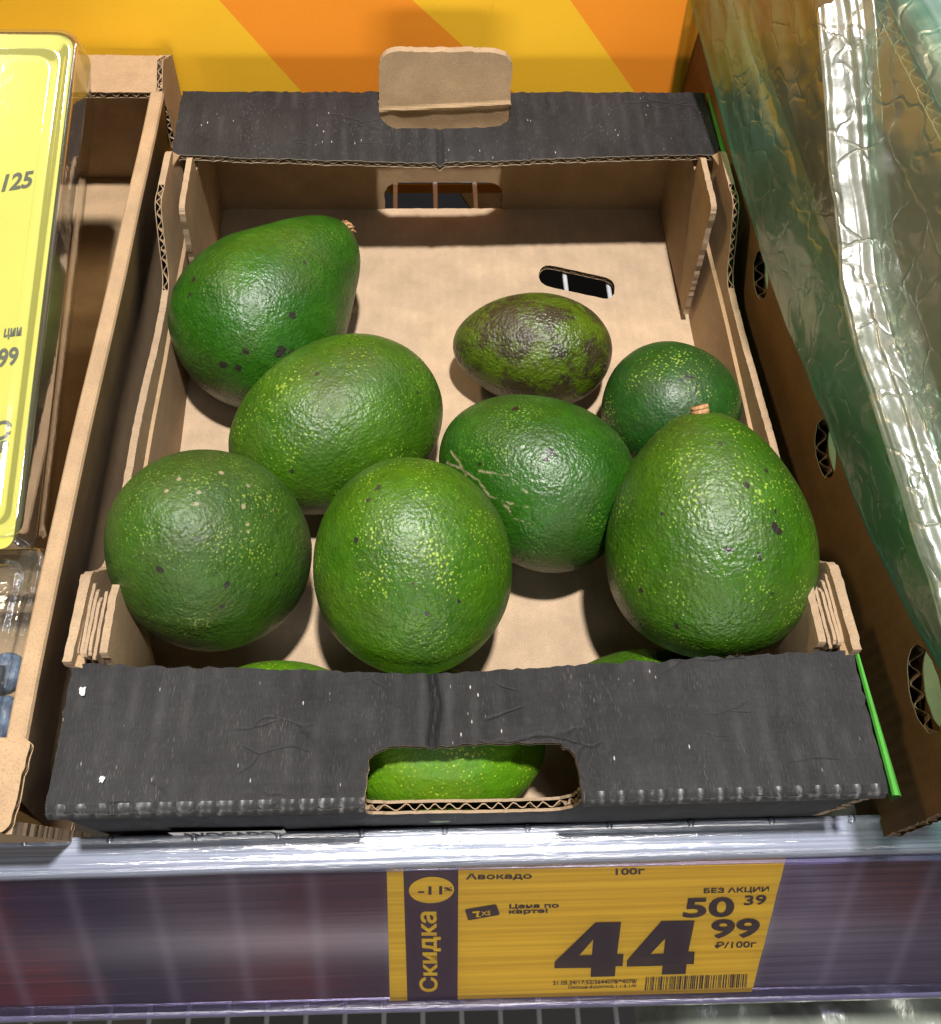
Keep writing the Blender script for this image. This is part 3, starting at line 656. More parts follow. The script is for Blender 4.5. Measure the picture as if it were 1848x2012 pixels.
rr = [ring(.0010, -.004, dl+.001, .013, -.0145), ring(-.0035, .004, dl-.004, .012, -.030), ring(-.0050, .006, dl-.006, .012, -.042)]
m.grid(rr); m.build('clear_tray', M['clear'], pk, True)
m = MB(); rg = ring(-.0035, -.004, dl-.0015, .010, -.0012); n0 = len(rg); rg2 = ring(-.0035, -.004, dl-.0015, .010, -.0017)
m.v += rg+rg2; m.face(range(n0)); m.face([n0+i for i in range(n0)][::-1])
for i in range(n0): m.face((i, n0+i, n0+(i+1) % n0, (i+1) % n0))
card = m.build('yellow_card', M['yellow_card'], pk)
m = MB(); rg = ring(-.0080, .0, dl-.010, .010, -.0165); m.v += rg; m.face(range(len(rg)))
m.build('inner_card', M['yellow_card'], pk)
M['card_ink'] = plain('card_print', (.045, .045, .02), .5, .3, 300)
CT = {'125': [(-0.0276, 0.1565), (-0.0148, 0.1589), (-0.0265, 0.1657), (-0.014, 0.1678)], 'ции': [(-.0180, .0851), (-.0105, .0859), (-.0179, .0901), (-.0107, .0909)],
      '99': [(-0.0189, 0.0721), (-0.0105, 0.0737), (-0.0191, 0.0809), (-0.0108, 0.0820)], 'С': [(-0.0178, 0.0400), (-0.0098, 0.0414), (-0.0176, 0.0484), (-0.0097, 0.0497)],
      'ар': [(-0.0172, 0.0345), (-0.0100, 0.0360), (-0.0172, 0.0395), (-0.0102, 0.0410)], 'Т': [(-0.0160, 0.0250), (-0.0120, 0.0255), (-0.0160, 0.0312), (-0.0120, 0.0316)]}
for s, q in CT.items():
    lettering(s.strip(), q, lambda a, b: PK(a, b, -.0009), M['card_ink'], pk, .03)

# blueberry clamshell
bb = empty('blueberry_pack', (-.06, .07, .0), 'clear clamshell of blueberries in the front of the left crate', 'plastic pack')
M['clear2'] = clear_plastic('clear_lid_plastic', (.92, .94, .94), .12, .3, 45, .5, .02)
m = MB()
def bring(x1, y0, y1, z, r=.006, x0=-.13): return [Vector((p.x, p.y, z)) for p in rounded([(x0, y0), (x1, y0), (x1, y1), (x0, y1)], [0, r, r, 0], 6)]
rings = [bring(-.0215, .012, .103, .082), bring(-.0222, .0125, .1022, .0845), bring(-.0245, .0145, .1000, .0852), bring(-.0262, .0160, .0985, .0838), bring(-.0300, .019, .0950, .0836), bring(-.0312, .020, .0940, .0852), bring(-.0330, .0215, .0922, .0853)]
m.grid(rings); cap = rings[-1]
# lid top as a grid so that it can undulate
rows = []
for i in range(40):
    y = .0215+(.0922-.0215)*i/39
    rows.append([Vector((-.13+(.13-.0330)*j/50, y, .0852+.0006*nz(j*.002, y, 0, 60)+(-.0022 if (abs(y-.058) < .017 and j < 44) else 0))) for j in range(51)])
m.grid(rows); m.build('clear_lid', M['clear2'], bb, True)
m = MB(); m.grid([bring(-.0225, .013, .102, .0815), bring(-.0260, .016, .099, .050), bring(-.0300, .019, .096, .014), bring(-.034, .022, .092, .012)]); m.build('clear_tray', M['clear'], bb, True)
m = MB()
arc = [(-.0365+.0085*math.cos(a), .0905+.0085*math.sin(a)-.004, .0862) for a in [R(x) for x in range(-30, 95, 8)]]
m.tube(arc, .0011, 8); m.build('lid_rib', M['clear2'], bb, True)
m = MB(); m.box((-.075, .046, .0862), (-.0305, .0565, .0864)); m.build('white_label', M['white_paper'], bb)
def berry_mat():
    t = NT('blueberry_skin'); v = t.coord(); n = t.noise(v, 160, 4, .6)
    c = t.mix(t.ramp(n, [(.35, 0), (.65, 1)]), (.02, .032, .065), (.12, .18, .28)); t.bsdf(c, .5, t.bump(n, .2, .0005)); return t.m
M['berry'] = berry_mat()
def berry(x, y, z, r, rx, ry, label):
    m = MB(); rows = []
    for i in range(19):
        ph = math.pi*i/18; k = r*math.sin(ph); z0 = r*.88*math.cos(ph)
        if ph < .42: z0 -= r*.20*(1-ph/.42)**.5
        rows.append([Vector((k*math.cos(2*math.pi*j/24), k*math.sin(2*math.pi*j/24), z0)) for j in range(25)])
    m.grid(rows[::-1]); o = m.build('blueberry', M['berry'], None, True); o.location = (x, y, z); o.rotation_euler = (rx, ry, 0)
    tag(o, label, 'blueberry', 'blueberries inside the clear clamshell')
    c = MB(); pts = []
    for k in range(6):
        a = 2*math.pi*k/5; rr = r*.36; 
        pts.append([Vector((rr*math.cos(a+b*.35), rr*math.sin(a+b*.35), r*(.80+.10*(1-abs(b))))) for b in (-1, 0, 1)])
    ringp = [Vector((r*.36*math.cos(2*math.pi*k/20), r*.36*math.sin(2*math.pi*k/20), r*(.82+.07*(k % 4 == 0)))) for k in range(21)]
    c.grid([[p*.98 for p in ringp], ringp]); c.build('crown', M['berry']).parent = o
berries = [(-.0345, .0560, 0.0660, .0078, .3, .5, 'blueberry highest behind the round clamshell rib, beside the crate wall'),
 (-.0430, .0440, 0.0600, .0082, .1, .2, 'large blueberry second from the crate wall, left of the crowned one'),
 (-.0335, .0390, 0.0630, .0085, .25, -.15, 'blueberry with open crown nearest the crate front corner'),
 (-.0420, .0290, 0.0610, .0082, -.3, .3, 'blueberry lowest in the pack, half behind the crate front'),
 (-.0540, .0500, 0.0600, .0080, .5, -.4, 'blueberry under the white label on the clamshell'),
 (-.0530, .0350, 0.0630, .0080, -.4, .1, 'blueberry cut off by the left picture edge'),
 (-.0420, .0600, 0.0490, .0080, 0, .9, 'blueberry deep in the pack below the white label'),
 (-.0330, .0270, 0.0480, .0078, .9, .1, 'blueberry deep in the pack in the front corner')]
for b in berries: berry(*b)

# ------------------------------------------------------------------ right crate wall with oval hand holes
rc = empty('tall_crate', (.40, .2, -.004), 'tall brown cardboard crate with oval hand holes on the right', 'crate')
def wallx(y): return .3272-.0660*y
def ov(yc, zc, a=.0125, b=.0105, sk=0.): return [Vector((yc+a*math.cos(t)+sk*math.sin(t), zc+b*math.sin(t), 0)) for t in [2*math.pi*k/28 for k in range(28)]]
RHOLES = [ov(.2540, .0760, .0115, .0105, .003), ov(.1480, .0800, .0125, .0110, .003), ov(.0370, .0880, .0150, .0125, .004)]
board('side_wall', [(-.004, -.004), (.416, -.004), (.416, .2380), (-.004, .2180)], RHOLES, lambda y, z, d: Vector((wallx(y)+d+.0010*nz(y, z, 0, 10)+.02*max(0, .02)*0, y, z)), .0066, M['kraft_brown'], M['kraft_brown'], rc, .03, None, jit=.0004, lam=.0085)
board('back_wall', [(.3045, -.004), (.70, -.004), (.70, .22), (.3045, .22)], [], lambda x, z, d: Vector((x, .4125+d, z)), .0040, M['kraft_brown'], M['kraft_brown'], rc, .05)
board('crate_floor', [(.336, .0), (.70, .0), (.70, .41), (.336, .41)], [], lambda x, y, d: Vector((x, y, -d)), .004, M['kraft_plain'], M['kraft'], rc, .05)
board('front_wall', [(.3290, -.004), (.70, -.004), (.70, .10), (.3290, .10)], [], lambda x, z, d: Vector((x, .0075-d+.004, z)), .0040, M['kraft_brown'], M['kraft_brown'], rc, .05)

# ------------------------------------------------------------------ green film bag draped over the right crate
def film(name, tint, gl, rough=.10, dif=.10, dcol=(.42, .50, .34), bst=.5, cap=.28):
    t = NT(name); v = t.coord()
    lon = t.noise(t.coord((90, 14, 60)), 1, 2, .5); cr = t.n('ShaderNodeTexVoronoi', feature='DISTANCE_TO_EDGE'); cr.inputs['Scale'].default_value = 1
    wob = t.n('ShaderNodeTexNoise'); wob.inputs['Scale'].default_value = 60; t.l(v, wob.inputs['Vector'])
    vv = t.n('ShaderNodeVectorMath', operation='MULTIPLY_ADD'); t.l(wob.outputs['Color'], vv.inputs[0]); vv.inputs[1].default_value = (1.2, 1.2, 1.2); t.l(t.coord((52, 42, 52)), vv.inputs[2])
    t.l(vv.outputs[0], cr.inputs['Vector'])
    crk = t.ramp(cr.outputs['Distance'], [(0, 0), (.07, 1)])
    h = t.math('ADD', t.math('MULTIPLY', lon, .22), t.math('MULTIPLY', crk, .32)); h = t.math('ADD', h, t.math('MULTIPLY', t.noise(v, 420, 3), .10))
    nrm = t.bump(h, bst, .0011)
    tr = t.n('ShaderNodeBsdfTransparent'); tr.inputs[0].default_value = (*tint, 1)
    g = t.n('ShaderNodeBsdfGlossy'); g.inputs['Roughness'].default_value = rough; t.l(nrm, g.inputs['Normal'])
    df = t.n('ShaderNodeBsdfDiffuse'); df.inputs[0].default_value = (*dcol, 1); t.l(nrm, df.inputs['Normal'])
    tl = t.n('ShaderNodeBsdfTranslucent'); tl.inputs[0].default_value = (*dcol, 1)
    dm = t.n('ShaderNodeMixShader'); dm.inputs[0].default_value = .5; t.l(df.outputs[0], dm.inputs[1]); t.l(tl.outputs[0], dm.inputs[2])
    m1 = t.n('ShaderNodeMixShader'); m1.inputs[0].default_value = dif; t.l(tr.outputs[0], m1.inputs[1]); t.l(dm.outputs[0], m1.inputs[2])
    fr = t.n('ShaderNodeFresnel'); fr.inputs['IOR'].default_value = 1.5; t.l(nrm, fr.inputs['Normal'])
    g2 = t.n('ShaderNodeBsdfGlossy'); g2.inputs['Roughness'].default_value = .34; t.l(nrm, g2.inputs['Normal'])
    gm = t.n('ShaderNodeMixShader'); gm.inputs[0].default_value = .78; t.l(g.outputs[0], gm.inputs[1]); t.l(g2.outputs[0], gm.inputs[2]); g = gm
    m2 = t.n('ShaderNodeMixShader'); t.l(t.math('MINIMUM', t.math('MULTIPLY_ADD', fr.outputs[0], .5, gl), cap), m2.inputs[0])
    t.l(m1.outputs[0], m2.inputs[1]); t.l(g.outputs[0], m2.inputs[2]); t.l(m2.outputs[0], t.out.inputs[0]); return t.m
M['film'] = film('green_tinted_film', (.70, .86, .76), .07, .18, .20, (.30, .58, .45))
M['film2'] = film('green_tinted_film_folded', (.42, .76, .62), .06, .14, .26, (.14, .50, .37))
bag = empty('produce_bag', (.33, .2, .15), 'shiny green tinted plastic bag draped over the tall crate wall', 'plastic bag')
def hemz(y):
    pts = [(-.03, .128), (.032, .116), (.058, .109), (.097, .103), (.149, .102), (.205, .098), (.264, .101), (.307, .104), (.354, .112), (.45, .125)]
    for (a, b), (c, d) in zip(pts, pts[1:]):
        if y <= c: t = (y-a)/(c-a); return b+(d-b)*t
    return .072
def lz(y):
    pts = [(-.05, .145), (0, .150), (.08, .160), (.11, .165), (.14, .168), (.17, .175), (.21, .197), (.25, .224), (.32, .262)]
    for (a, b), (c, d) in zip(pts, pts[1:]):
        if y <= c: t = (y-a)/(c-a); return b+(d-b)*t
    return .262
def bag_sheet(name, mat, prof, y0=-.012, y1=.4165, ny=260, k=1.0, seed=0., sub=14):
    # prof: list of (outward offset, height key) ; height key: ('h', dz from hem) or absolute z
    rows = []
    for i in range(ny+1):
        y = y0+(y1-y0)*i/ny; hz = hemz(y)+.003*nz(y, seed, 0, 12)
        P = []
        for off, key in prof:
            z = hz+key[1] if key[0] == 'h' else lz(y)+key[1] if key[0] == 'l' else (hz+(.222-hz)*key[1] if key[0] == 'f' else key[1])
            P.append(Vector((wallx(y)-off, y, z)))
        # smooth resample by Catmull-Rom
        row = []
        for a in range(len(P)-1):
            p0, p1, p2, p3 = P[max(a-1, 0)], P[a], P[a+1], P[min(a+2, len(P)-1)]
            for s_ in range(sub):
                t = s_/sub
                q = .5*((2*p1)+(p2-p0)*t+(2*p0-5*p1+4*p2-p3)*t*t+(3*p1-p0-3*p2+p3)*t**3)
                row.append(q)
        row.append(P[-1])
        out = []
        for j, q in enumerate(row):
            u = j/len(row)
            d = .0022*nz(q.y*12+q.z*8, q.z*22, seed, 1)+.0009*(.5-2*abs(nz(q.y*34-q.z*16, q.z*46+q.x*20, seed+3, 1)))+.0003*(.4-2*abs(nz(q.y*95+q.z*40, q.z*110, seed+5, 1)))
            d += .0010*nz(u*14+y*4, y*5, seed+7, 1)
            out.append(Vector((q.x-(d+.0015)*k, q.y+.002*nz(u*7, y*9, seed+9, 1), q.z+d*k*.8)))
        rows.append(out)
    m = MB(); m.grid(rows); return m.build(name, mat, bag, True)
M['film3'] = film('film_painted_glare', (.80, .86, .76), .13, .21, .24, (.66, .68, .56), .85, .45)  # pale tint paints the lamp glare on the bag
bag_sheet('film_fold', M['film2'], [(.003, ('h', .050)), (.004, ('h', .028)), (.0045, ('h', .004)), (.0065, ('h', .000)), (.0090, ('h', .006)), (.0100, ('h', .022)), (.0085, ('h', .040)), (.0055, ('h', .050)), (.0040, ('h', .056))], seed=1., k=.7)
bag_sheet('film_front', M['film'], [(.0030, ('h', .010)), (.0050, ('f', .30)), (.0060, ('f', .45)), (.0070, ('f', .60)), (.0060, ('f', .80)), (.0060, ('f', .95)), (-.002, ('z', .240)), (-.014, ('z', .246)), (-.030, ('z', .242)), (-.050, ('z', .228)), (-.085, ('z', .206)), (-.14, ('z', .17))], seed=4.)
bag_sheet('film_glare_strip', M['film3'], [(.0040, ('l', -.028)), (.0080, ('l', -.020)), (.0150, ('l', -.010)), (.0185, ('l', -.0040)), (.0165, ('l', -.0014)), (.0110, ('l', .0002)), (.0060, ('l', .0018)), (.0030, ('l', .0048)), (.0020, ('l', .010))], seed=6., k=1.25, y0=-.01, y1=.262)  # fold shaped to catch the lamp as a bright glare band
bag_sheet('film_back', M['film2'], [(-.006, ('z', .238)), (-.014, ('z', .242)), (-.026, ('z', .234)), (-.036, ('z', .242)), (-.052, ('z', .220)), (-.075, ('z', .18)), (-.11, ('z', .14))], seed=8., k=1.6)

# ------------------------------------------------------------------ price rail
ra = .0075
EX = Vector((math.cos(ra), math.sin(ra), 0)); ES = Vector((math.sin(ra)*.47, -.47, -.883)).normalized(); EN = ES.cross(EX).normalized()
if EN.y > 0: EN = -EN
RO = Vector((.1175, -.0105, 0))
def RL(a, b, c=0.0): return RO+EX*a-ES*b+EN*c      # a along the rail, b up the slope, c out of the face
rail = empty('price_rail', tuple(RL(.05, -.09, -.004)), 'clear plastic price rail along the shelf edge with purple tint', 'price rail')
def rail_back():  # blurred aisle reflections painted into the colour as maroon, navy and grey patches
    t = NT('backing_painted_reflections'); v = t.coord()
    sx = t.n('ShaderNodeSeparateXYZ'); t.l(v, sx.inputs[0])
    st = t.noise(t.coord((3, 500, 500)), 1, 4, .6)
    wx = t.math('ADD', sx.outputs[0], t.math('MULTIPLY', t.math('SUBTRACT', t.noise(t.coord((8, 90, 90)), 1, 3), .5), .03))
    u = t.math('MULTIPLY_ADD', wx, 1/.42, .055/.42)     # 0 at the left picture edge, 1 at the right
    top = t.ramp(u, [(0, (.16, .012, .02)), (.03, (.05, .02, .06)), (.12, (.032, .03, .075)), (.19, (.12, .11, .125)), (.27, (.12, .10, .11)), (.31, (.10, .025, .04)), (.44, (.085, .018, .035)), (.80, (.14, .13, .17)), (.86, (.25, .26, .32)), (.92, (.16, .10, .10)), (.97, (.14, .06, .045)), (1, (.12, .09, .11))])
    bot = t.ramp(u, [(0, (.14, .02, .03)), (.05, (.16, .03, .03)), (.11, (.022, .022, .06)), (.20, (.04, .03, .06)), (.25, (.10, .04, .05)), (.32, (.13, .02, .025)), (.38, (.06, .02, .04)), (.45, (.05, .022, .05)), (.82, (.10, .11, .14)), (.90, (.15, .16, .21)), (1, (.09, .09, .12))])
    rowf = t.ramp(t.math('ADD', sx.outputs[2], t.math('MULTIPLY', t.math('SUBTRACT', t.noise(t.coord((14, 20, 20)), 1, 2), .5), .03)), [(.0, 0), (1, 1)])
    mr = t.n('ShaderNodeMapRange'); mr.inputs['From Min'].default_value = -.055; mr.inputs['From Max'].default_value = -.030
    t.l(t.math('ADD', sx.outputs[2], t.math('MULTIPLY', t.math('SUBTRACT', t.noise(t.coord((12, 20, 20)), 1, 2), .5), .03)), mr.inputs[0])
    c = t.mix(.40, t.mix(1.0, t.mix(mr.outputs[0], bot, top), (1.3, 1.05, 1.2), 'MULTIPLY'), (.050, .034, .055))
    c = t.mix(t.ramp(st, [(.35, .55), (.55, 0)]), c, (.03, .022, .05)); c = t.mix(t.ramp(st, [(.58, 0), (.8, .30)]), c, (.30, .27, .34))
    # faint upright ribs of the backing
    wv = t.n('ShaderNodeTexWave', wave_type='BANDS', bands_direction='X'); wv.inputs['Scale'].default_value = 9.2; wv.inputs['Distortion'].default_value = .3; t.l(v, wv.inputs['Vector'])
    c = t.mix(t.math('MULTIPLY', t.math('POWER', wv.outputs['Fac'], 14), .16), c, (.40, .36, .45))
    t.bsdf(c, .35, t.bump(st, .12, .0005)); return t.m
def rail_plastic(name, tint, gl, base=(.8, .8, .88), dif=.05, rough=.16, streak=.35):
    t = NT(name); v = t.coord(); st = t.noise(t.coord((4, 900, 900)), 1, 4, .65); nrm = t.bump(st, streak, .0006)
    tr = t.n('ShaderNodeBsdfTransparent'); tr.inputs[0].default_value = (*tint, 1)
    g = t.n('ShaderNodeBsdfGlossy'); g.inputs['Roughness'].default_value = rough; t.l(nrm, g.inputs['Normal'])
    df = t.n('ShaderNodeBsdfDiffuse'); df.inputs[0].default_value = (*base, 1)
    sc = t.math('MULTIPLY', t.ramp(t.noise(t.coord((900, 80, 80)), 1, 3, .6), [(.62, 0), (.74, .5)]), t.ramp(t.noise(v, 35, 2), [(.52, 0), (.6, 1)]))
    m1 = t.n('ShaderNodeMixShader'); t.l(t.math('ADD', t.math('MULTIPLY', st, dif*2), t.math('MULTIPLY', sc, dif)), m1.inputs[0]); t.l(tr.outputs[0], m1.inputs[1]); t.l(df.outputs[0], m1.inputs[2])
    fr = t.n('ShaderNodeFresnel'); fr.inputs['IOR'].default_value = 1.5; t.l(nrm, fr.inputs['Normal'])
    m2 = t.n('ShaderNodeMixShader'); t.l(t.math('MINIMUM', t.math('ADD', fr.outputs[0], gl), .9), m2.inputs[0]); t.l(m1.outputs[0], m2.inputs[1]); t.l(g.outputs[0], m2.inputs[2]); t.l(m2.outputs[0], t.out.inputs[0]); return t.m
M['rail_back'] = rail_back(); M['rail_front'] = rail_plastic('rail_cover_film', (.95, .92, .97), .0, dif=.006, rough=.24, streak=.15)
M['rail_lip'] = rail_plastic('rail_lip_plastic', (.78, .79, .90), .22, (.33, .37, .47), .75, .13, .5)
M['rail_edge'] = rail_plastic('rail_edge_plastic', (.45, .40, .72), .10, (.45, .42, .75), .2, .15, .4)
AX0, AX1 = -.36, .48
def sweep(prof, name, mat, n=140, wob=.0):
    m = MB(); rows = []
    for i in range(n+1):
        a = AX0+(AX1-AX0)*i/n
        rows.append([RL(a, b+.0028-.0155*(a+.16)+wob*nz(a, b, 0, 12), c+wob*nz(a, b, 5, 9)) for b, c in prof])
    m.grid(rows); return m.build(name, mat, rail, True)
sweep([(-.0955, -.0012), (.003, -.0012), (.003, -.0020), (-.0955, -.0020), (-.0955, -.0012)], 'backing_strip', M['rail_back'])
sweep([(-.0985, .0022), (-.096, .0018), (-.05, .0014), (-.002, .0018), (.0015, .0022)], 'front_cover', M['rail_front'])
# bottom hook of the rail and purple edges
sweep([(-.0960, -.003), (-.0985, -.003), (-.1010, -.0015), (-.1018, .0010), (-.1005, .0032), (-.0975, .0038), (-.0955, .0030)], 'bottom_channel', M['rail_edge'], wob=.0002)
sweep([(.0018, .0020), (.0030, .0030), (.0044, .0028), (.0050, .0014), (.0046, .0002)], 'top_channel', M['rail_edge'], wob=.0002)
# the rounded lip against the crate front
lipm = MB(); rows = []
Ly = .0
def lip_pt(a, y, z): return Vector((RO.x+a, y+ra*(a-.03)-.0004, z-.004*(a-.03)))
lp = [(-.0088, -.0030), (-.0098, .0010), (-.0104, .0050), (-.0106, .0095), (-.0101, .0130), (-.0088, .0152), (-.0066, .0163), (-.0048, .0160), (-.0040, .0166), (-.0018, .0170), (.0002, .0168), (.0012, .0172), (.0022, .0190), (.0034, .0188), (.0038, .0165), (.0036, .002)]
for i in range(421):
    a = AX0+(AX1-AX0)*i/420
    rows.append([lip_pt(a, y+.0002*nz(a, y, 0, 25), z+.00025*nz(a, y, 3, 30)) for y, z in lp])
lipm.grid(rows); lipm.build('lip', M['rail_lip'], rail, True)
m = MB(); m.grid([[lip_pt(AX0+(AX1-AX0)*i/60, y, z) for y, z in ((-.0085, -.003), (-.0090, .0060), (-.0085, .0115), (-.0065, .0135), (-.002, .0140), (.0018, .0140), (.0022, -.003))] for i in range(61)])
m.build('lip_core', plain('pale_rail_core', (.24, .27, .35), .35, .15, 60), rail, True)
nub = None
for k in range(-8, 14):
    a = -.1475+.0345*k+.034
    if nub is None:
        mm = MB(); rows = []
        for i in range(9):
            ph = math.pi*i/8; rows.append([Vector((.0016*math.sin(ph)*math.cos(2*math.pi*j/14), .0017*math.sin(ph)*math.sin(2*math.pi*j/14), .0017*math.cos(ph))) for j in range(15)])
        mm.grid(rows[::-1]); nub = mm.build('rail_nub', M['rail_lip'], None, True); o = nub
    else: o = nub.copy(); col.objects.link(o)
    o.parent = rail; o.matrix_parent_inverse = Matrix.Translation(rail.location).inverted(); o.location = lip_pt(a, .0022, .0192)

# ------------------------------------------------------------------ the price tag
TAG = {
'card': [[-0.00016, -0.00028], [-0.00079, -0.09719], [0.17329, -0.1001], [0.1724, 5e-05]],
'stripe': [[0.00688, -0.00031], [0.00747, -0.09769], [0.03132, -0.09769], [0.03041, -0.0003]],
'm11': [[0.01302, -0.01753], [0.02362, -0.01774], [0.01306, -0.01171], [0.02359, -0.01191]],
'pct': [[0.02421, -0.01555], [0.028, -0.01558], [0.02419, -0.01272], [0.02797, -0.01275]],
'skidka': [[0.02345, -0.09061], [0.02297, -0.02975], [0.01339, -0.09001], [0.01173, -0.02917]],
'avokado': [[0.03369, -0.00913], [0.06237, -0.00989], [0.03381, -0.00449], [0.06214, -0.00523]],
'100g': [[0.09878, -0.00852], [0.11152, -0.00851], [0.09839, -0.00417], [0.11106, -0.00415]],
'bez': [[0.13933, -0.02363], [0.16861, -0.02411], [0.13897, -0.01944], [0.16816, -0.01959]],
'50': [[0.13184, -0.04014], [0.15544, -0.04069], [0.13163, -0.02599], [0.15388, -0.02613]],
'39': [[0.15869, -0.03257], [0.16876, -0.03242], [0.15814, -0.02569], [0.16813, -0.02554]],
'99': [[0.14661, -0.05638], [0.16938, -0.05674], [0.1457, -0.0422], [0.16806, -0.04218]],
'rub': [[0.1499, -0.06389], [0.16928, -0.06407], [0.14966, -0.05915], [0.16891, -0.05915]],
'tsena': [[0.05337, -0.03016], [0.07544, -0.03031], [0.05323, -0.02626], [0.07521, -0.02672]],
'karte': [[0.05331, -0.03393], [0.07075, -0.03417], [0.05317, -0.03015], [0.07053, -0.03038]],
'date': [[0.07625, -0.08836], [0.1163, -0.08923], [0.07605, -0.08504], [0.11618, -0.0859]],
'veg': [[0.08372, -0.09252], [0.11648, -0.09315], [0.08351, -0.08953], [0.11629, -0.09016]],
'bar': [[0.12069, -0.09546], [0.1706, -0.09579], [0.1202, -0.08467], [0.16956, -0.08494]],
'logo': [[0.03361, -0.02915], [0.04744, -0.02613], [0.04941, -0.03356], [0.03528, -0.03695]],
'x5': [[0.04103, -0.03346], [0.04511, -0.03334], [0.04076, -0.0305], [0.04502, -0.03006]],
'four1': [[0.09273, -0.04144], [0.1044, -0.04172], [0.10473, -0.0658], [0.10774, -0.06596], [0.10819, -0.07525], [0.10493, -0.07507], [0.10523, -0.08307], [0.0937, -0.08295], [0.09335, -0.07567], [0.0761, -0.07505], [0.07601, -0.07003]],
'h1': [[0.08703, -0.06587], [0.09269, -0.05399], [0.093, -0.06585]],
'four2': [[0.12267, -0.042], [0.13788, -0.04246], [0.13793, -0.06587], [0.14094, -0.06586], [0.14176, -0.07553], [0.13838, -0.07534], [0.13882, -0.08317], [0.12745, -0.08307], [0.12707, -0.07596], [0.11007, -0.07572], [0.10991, -0.07069]],
'h2': [[0.12013, -0.06683], [0.12594, -0.05492], [0.12644, -0.06665]]}
def tag_yellow():
    t = NT('yellow_tag_paper'); st = t.noise(t.coord((5, 400, 400)), 1, 4, .6)
    c = t.mix(t.ramp(st, [(.35, 0), (.65, 1)]), (.70, .44, .014), (.92, .64, .03)); t.bsdf(c, .4, t.bump(st, .1, .0004)); return t.m
M['tag_yellow'] = tag_yellow(); M['tag_purple'] = plain('purple_ink', (.045, .016, .040), .45, .15, 150)
M['ink_soft'] = plain('purple_black_ink', (.026, .010, .020), .45, .15, 150)
pt = empty('price_tag', tuple(RL(.09, -.095)), 'yellow avocado price tag with big 44 99 in the rail', 'price tag')
def flat(name, loops, c, mat, parent=pt, thick=.0):
    L = [[Vector((p[0], p[1], 0)) for p in l] for l in loops]; tr = tessellate_polygon(L); fl = [p for l in L for p in l]
    vs = [RL(p.x, p.y, c) for p in fl]; fs = []
    for t3 in tr:
        a, b, d = [fl[i] for i in t3]
        fs.append(t3 if (b-a).cross(d-a).z > 0 else (t3[0], t3[2], t3[1]))
    return mesh_obj(name, vs, fs, mat, parent)
cd = TAG['card']
m = MB(); nx = 60; rows = []
for j in range(9):
    t = j/8; row = []
    for i in range(nx+1):
        s = i/nx; a = (Vector(cd[0])*(1-s)+Vector(cd[3])*s)*(1-t)+(Vector(cd[1])*(1-s)+Vector(cd[2])*s)*t
        row.append(RL(a.x+(.0004*nz(a.y, 0, 0, 300) if i == nx else 0), a.y, -.0006))
    rows.append(row)
m.grid(rows); m.build('card', M['tag_yellow'], pt)
flat('purple_stripe', [TAG['stripe']], -.0004, M['tag_purple'])
cc = Vector((.01893, -.0146)); flat('discount_disc', [[(cc.x+.0098*math.cos(a), cc.y+.0090*math.sin(a)) for a in [2*math.pi*k/48 for k in range(48)]]], -.0002, M['tag_yellow'])
flat('numeral', [TAG['four1'], TAG['h1']], -.0003, M['ink_soft']); flat('numeral', [TAG['four2'], TAG['h2']], -.0003, M['ink_soft'])
flat('card_emblem', [rounded([(p[0], p[1]) for p in TAG['logo']], .0010, 4)], -.0003, M['ink_soft'])
flat('emblem_swirl', [[(.0368, -.0305), (.0402, -.0298), (.0397, -.0335), (.0410, -.0340), (.0408, -.0345), (.0385, -.0343), (.0390, -.0315), (.0372, -.0315)]], -.0001, M['tag_yellow'])
for s, k, cl, bold, c in (('-11', 'm11', 'ink_soft', .025, -.0001), ('%', 'pct', 'ink_soft', .03, -.0001), ('Скидка', 'skidka', 'tag_yellow', .025, -.0002), ('Авокадо', 'avokado', 'ink_soft', .022, -.0003),
    ('100г', '100g', 'ink_soft', .022, -.0003), ('БЕЗ АКЦИИ', 'bez', 'ink_soft', .026, -.0003), ('50', '50', 'ink_soft', .03, -.0003), ('39', '39', 'ink_soft', .02, -.0003), ('99', '99', 'ink_soft', .03, -.0003),
    ('₽/100г', 'rub', 'ink_soft', .018, -.0003), ('Цена по', 'tsena', 'ink_soft', .03, -.0003), ('карте!', 'karte', 'ink_soft', .03, -.0003), ('21.05.24/17:52/3644078/*4078/', 'date', 'ink_soft', .014, -.0003),
    ('Овощи.фрукты2.1.1.2.1/К', 'veg', 'ink_soft', .014, -.0003), ('X5', 'x5', 'tag_yellow', .02, -.0001)):
    lettering(s, TAG[k], lambda a, b, c=c: RL(a, b, c), M[cl], pt, bold)
m = MB(); rnd = random.Random(5); q = [Vector(p) for p in TAG['bar']]; x = 0.
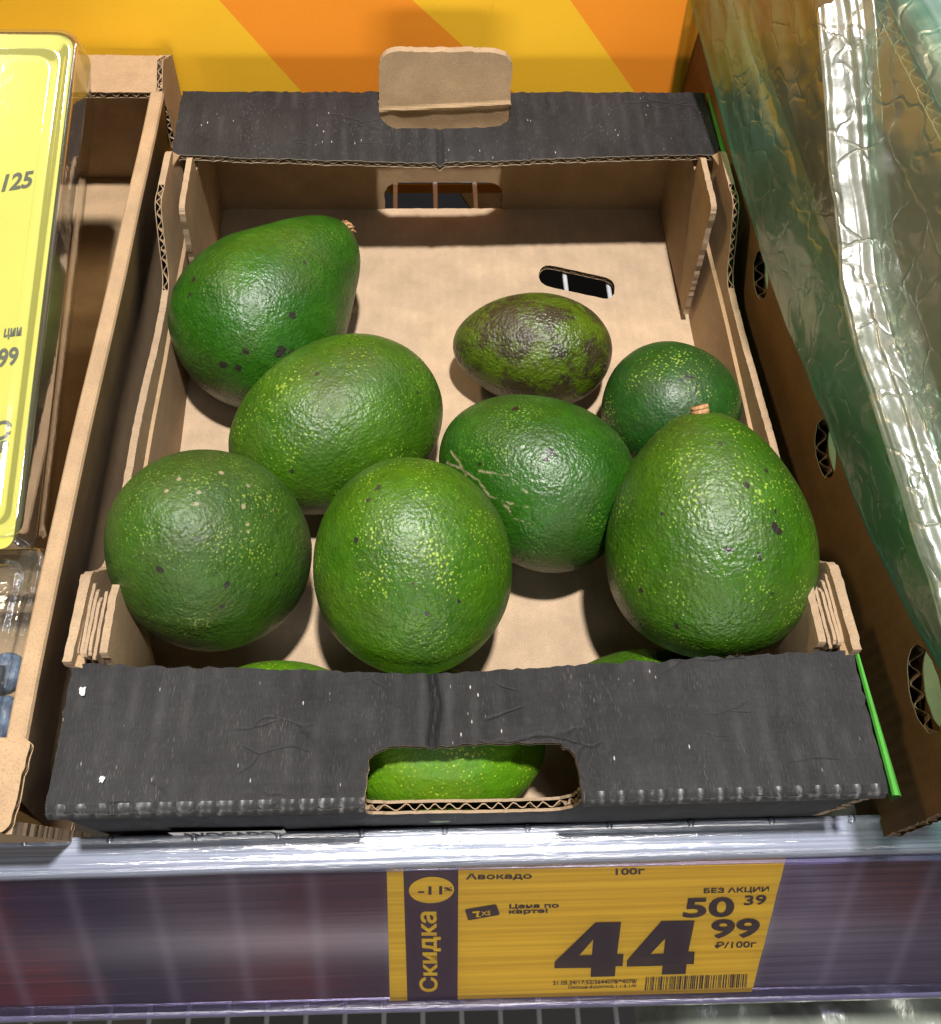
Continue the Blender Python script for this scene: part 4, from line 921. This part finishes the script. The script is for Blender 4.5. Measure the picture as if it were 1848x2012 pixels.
while x < .985:
    wd = rnd.choice((.006, .006, .012, .018)); x2 = min(1, x+wd); p = []
    for a, b in ((x, 0), (x2, 0), (x2, 1), (x, 1)): e = (q[0]*(1-a)+q[1]*a)*(1-b)+(q[2]*(1-a)+q[3]*a)*b; p.append(RL(e.x, e.y, -.0003))
    i = len(m.v); m.v += p; m.face((i, i+1, i+2, i+3)); x = x2+rnd.choice((.006, .006, .012, .016))
m.build('barcode', M['ink_soft'], pt)

# ------------------------------------------------------------------ below the rail: film bag on the lower shelf, dark cartons beneath the slots
def film_heap():
    t = NT('silvery_film'); v = t.coord()
    wob = t.n('ShaderNodeTexNoise'); wob.inputs['Scale'].default_value = 30; t.l(v, wob.inputs['Vector'])
    h = t.math('ADD', t.noise(v, 25, 4, .6), t.math('MULTIPLY', t.noise(t.coord((140, 30, 60), rot=(0, 0, .7)), 1, 4), .6))
    t.bsdf((.26, .29, .24), .30, t.bump(h, .6, .0025), Specular_IOR_Level=.9, Metallic=.15); return t.m
m = MB(); rows = []
for i in range(90):
    row = []
    for j in range(60):
        x = .278+.28*i/89+.004*nz(j*.1, 0, 3, 1); y = -.19+.33*j/59
        row.append(Vector((x, y, -.262+.018*nz(x, y, 0, 16)+.010*nz(x, y, 4, 40)-(.05*(1-i/6) if i < 6 else 0))))
    rows.append(row)
m.grid(rows); tag(m.build('film_bag', film_heap(), None, True), 'crumpled silvery plastic bag on the lower shelf under the rail', 'plastic bag')
lb = empty('lower_carton', (.10, .25, -.33), 'black carton on the lower shelf seen through the crate holes', 'carton')
m = MB(); m.box((-.35, .22, -.33), (.56, .95, -.20)); m.build('carton_body', M['dark_void'], lb)
m = MB(); m.v += [Vector(p) for p in ((.163, .470, -.07), (.30, .470, -.07), (.30, .44, -.125), (.205, .44, -.125))]; m.v += [v+Vector((0, .002, -.004)) for v in m.v[:4]]
for f in ((0, 3, 2, 1), (4, 5, 6, 7), (0, 1, 5, 4), (1, 2, 6, 5), (2, 3, 7, 6), (3, 0, 4, 7)): m.face(f)
m.build('kraft_flap', M['kraft_plain'], lb)
print('objects', len(bpy.data.objects))
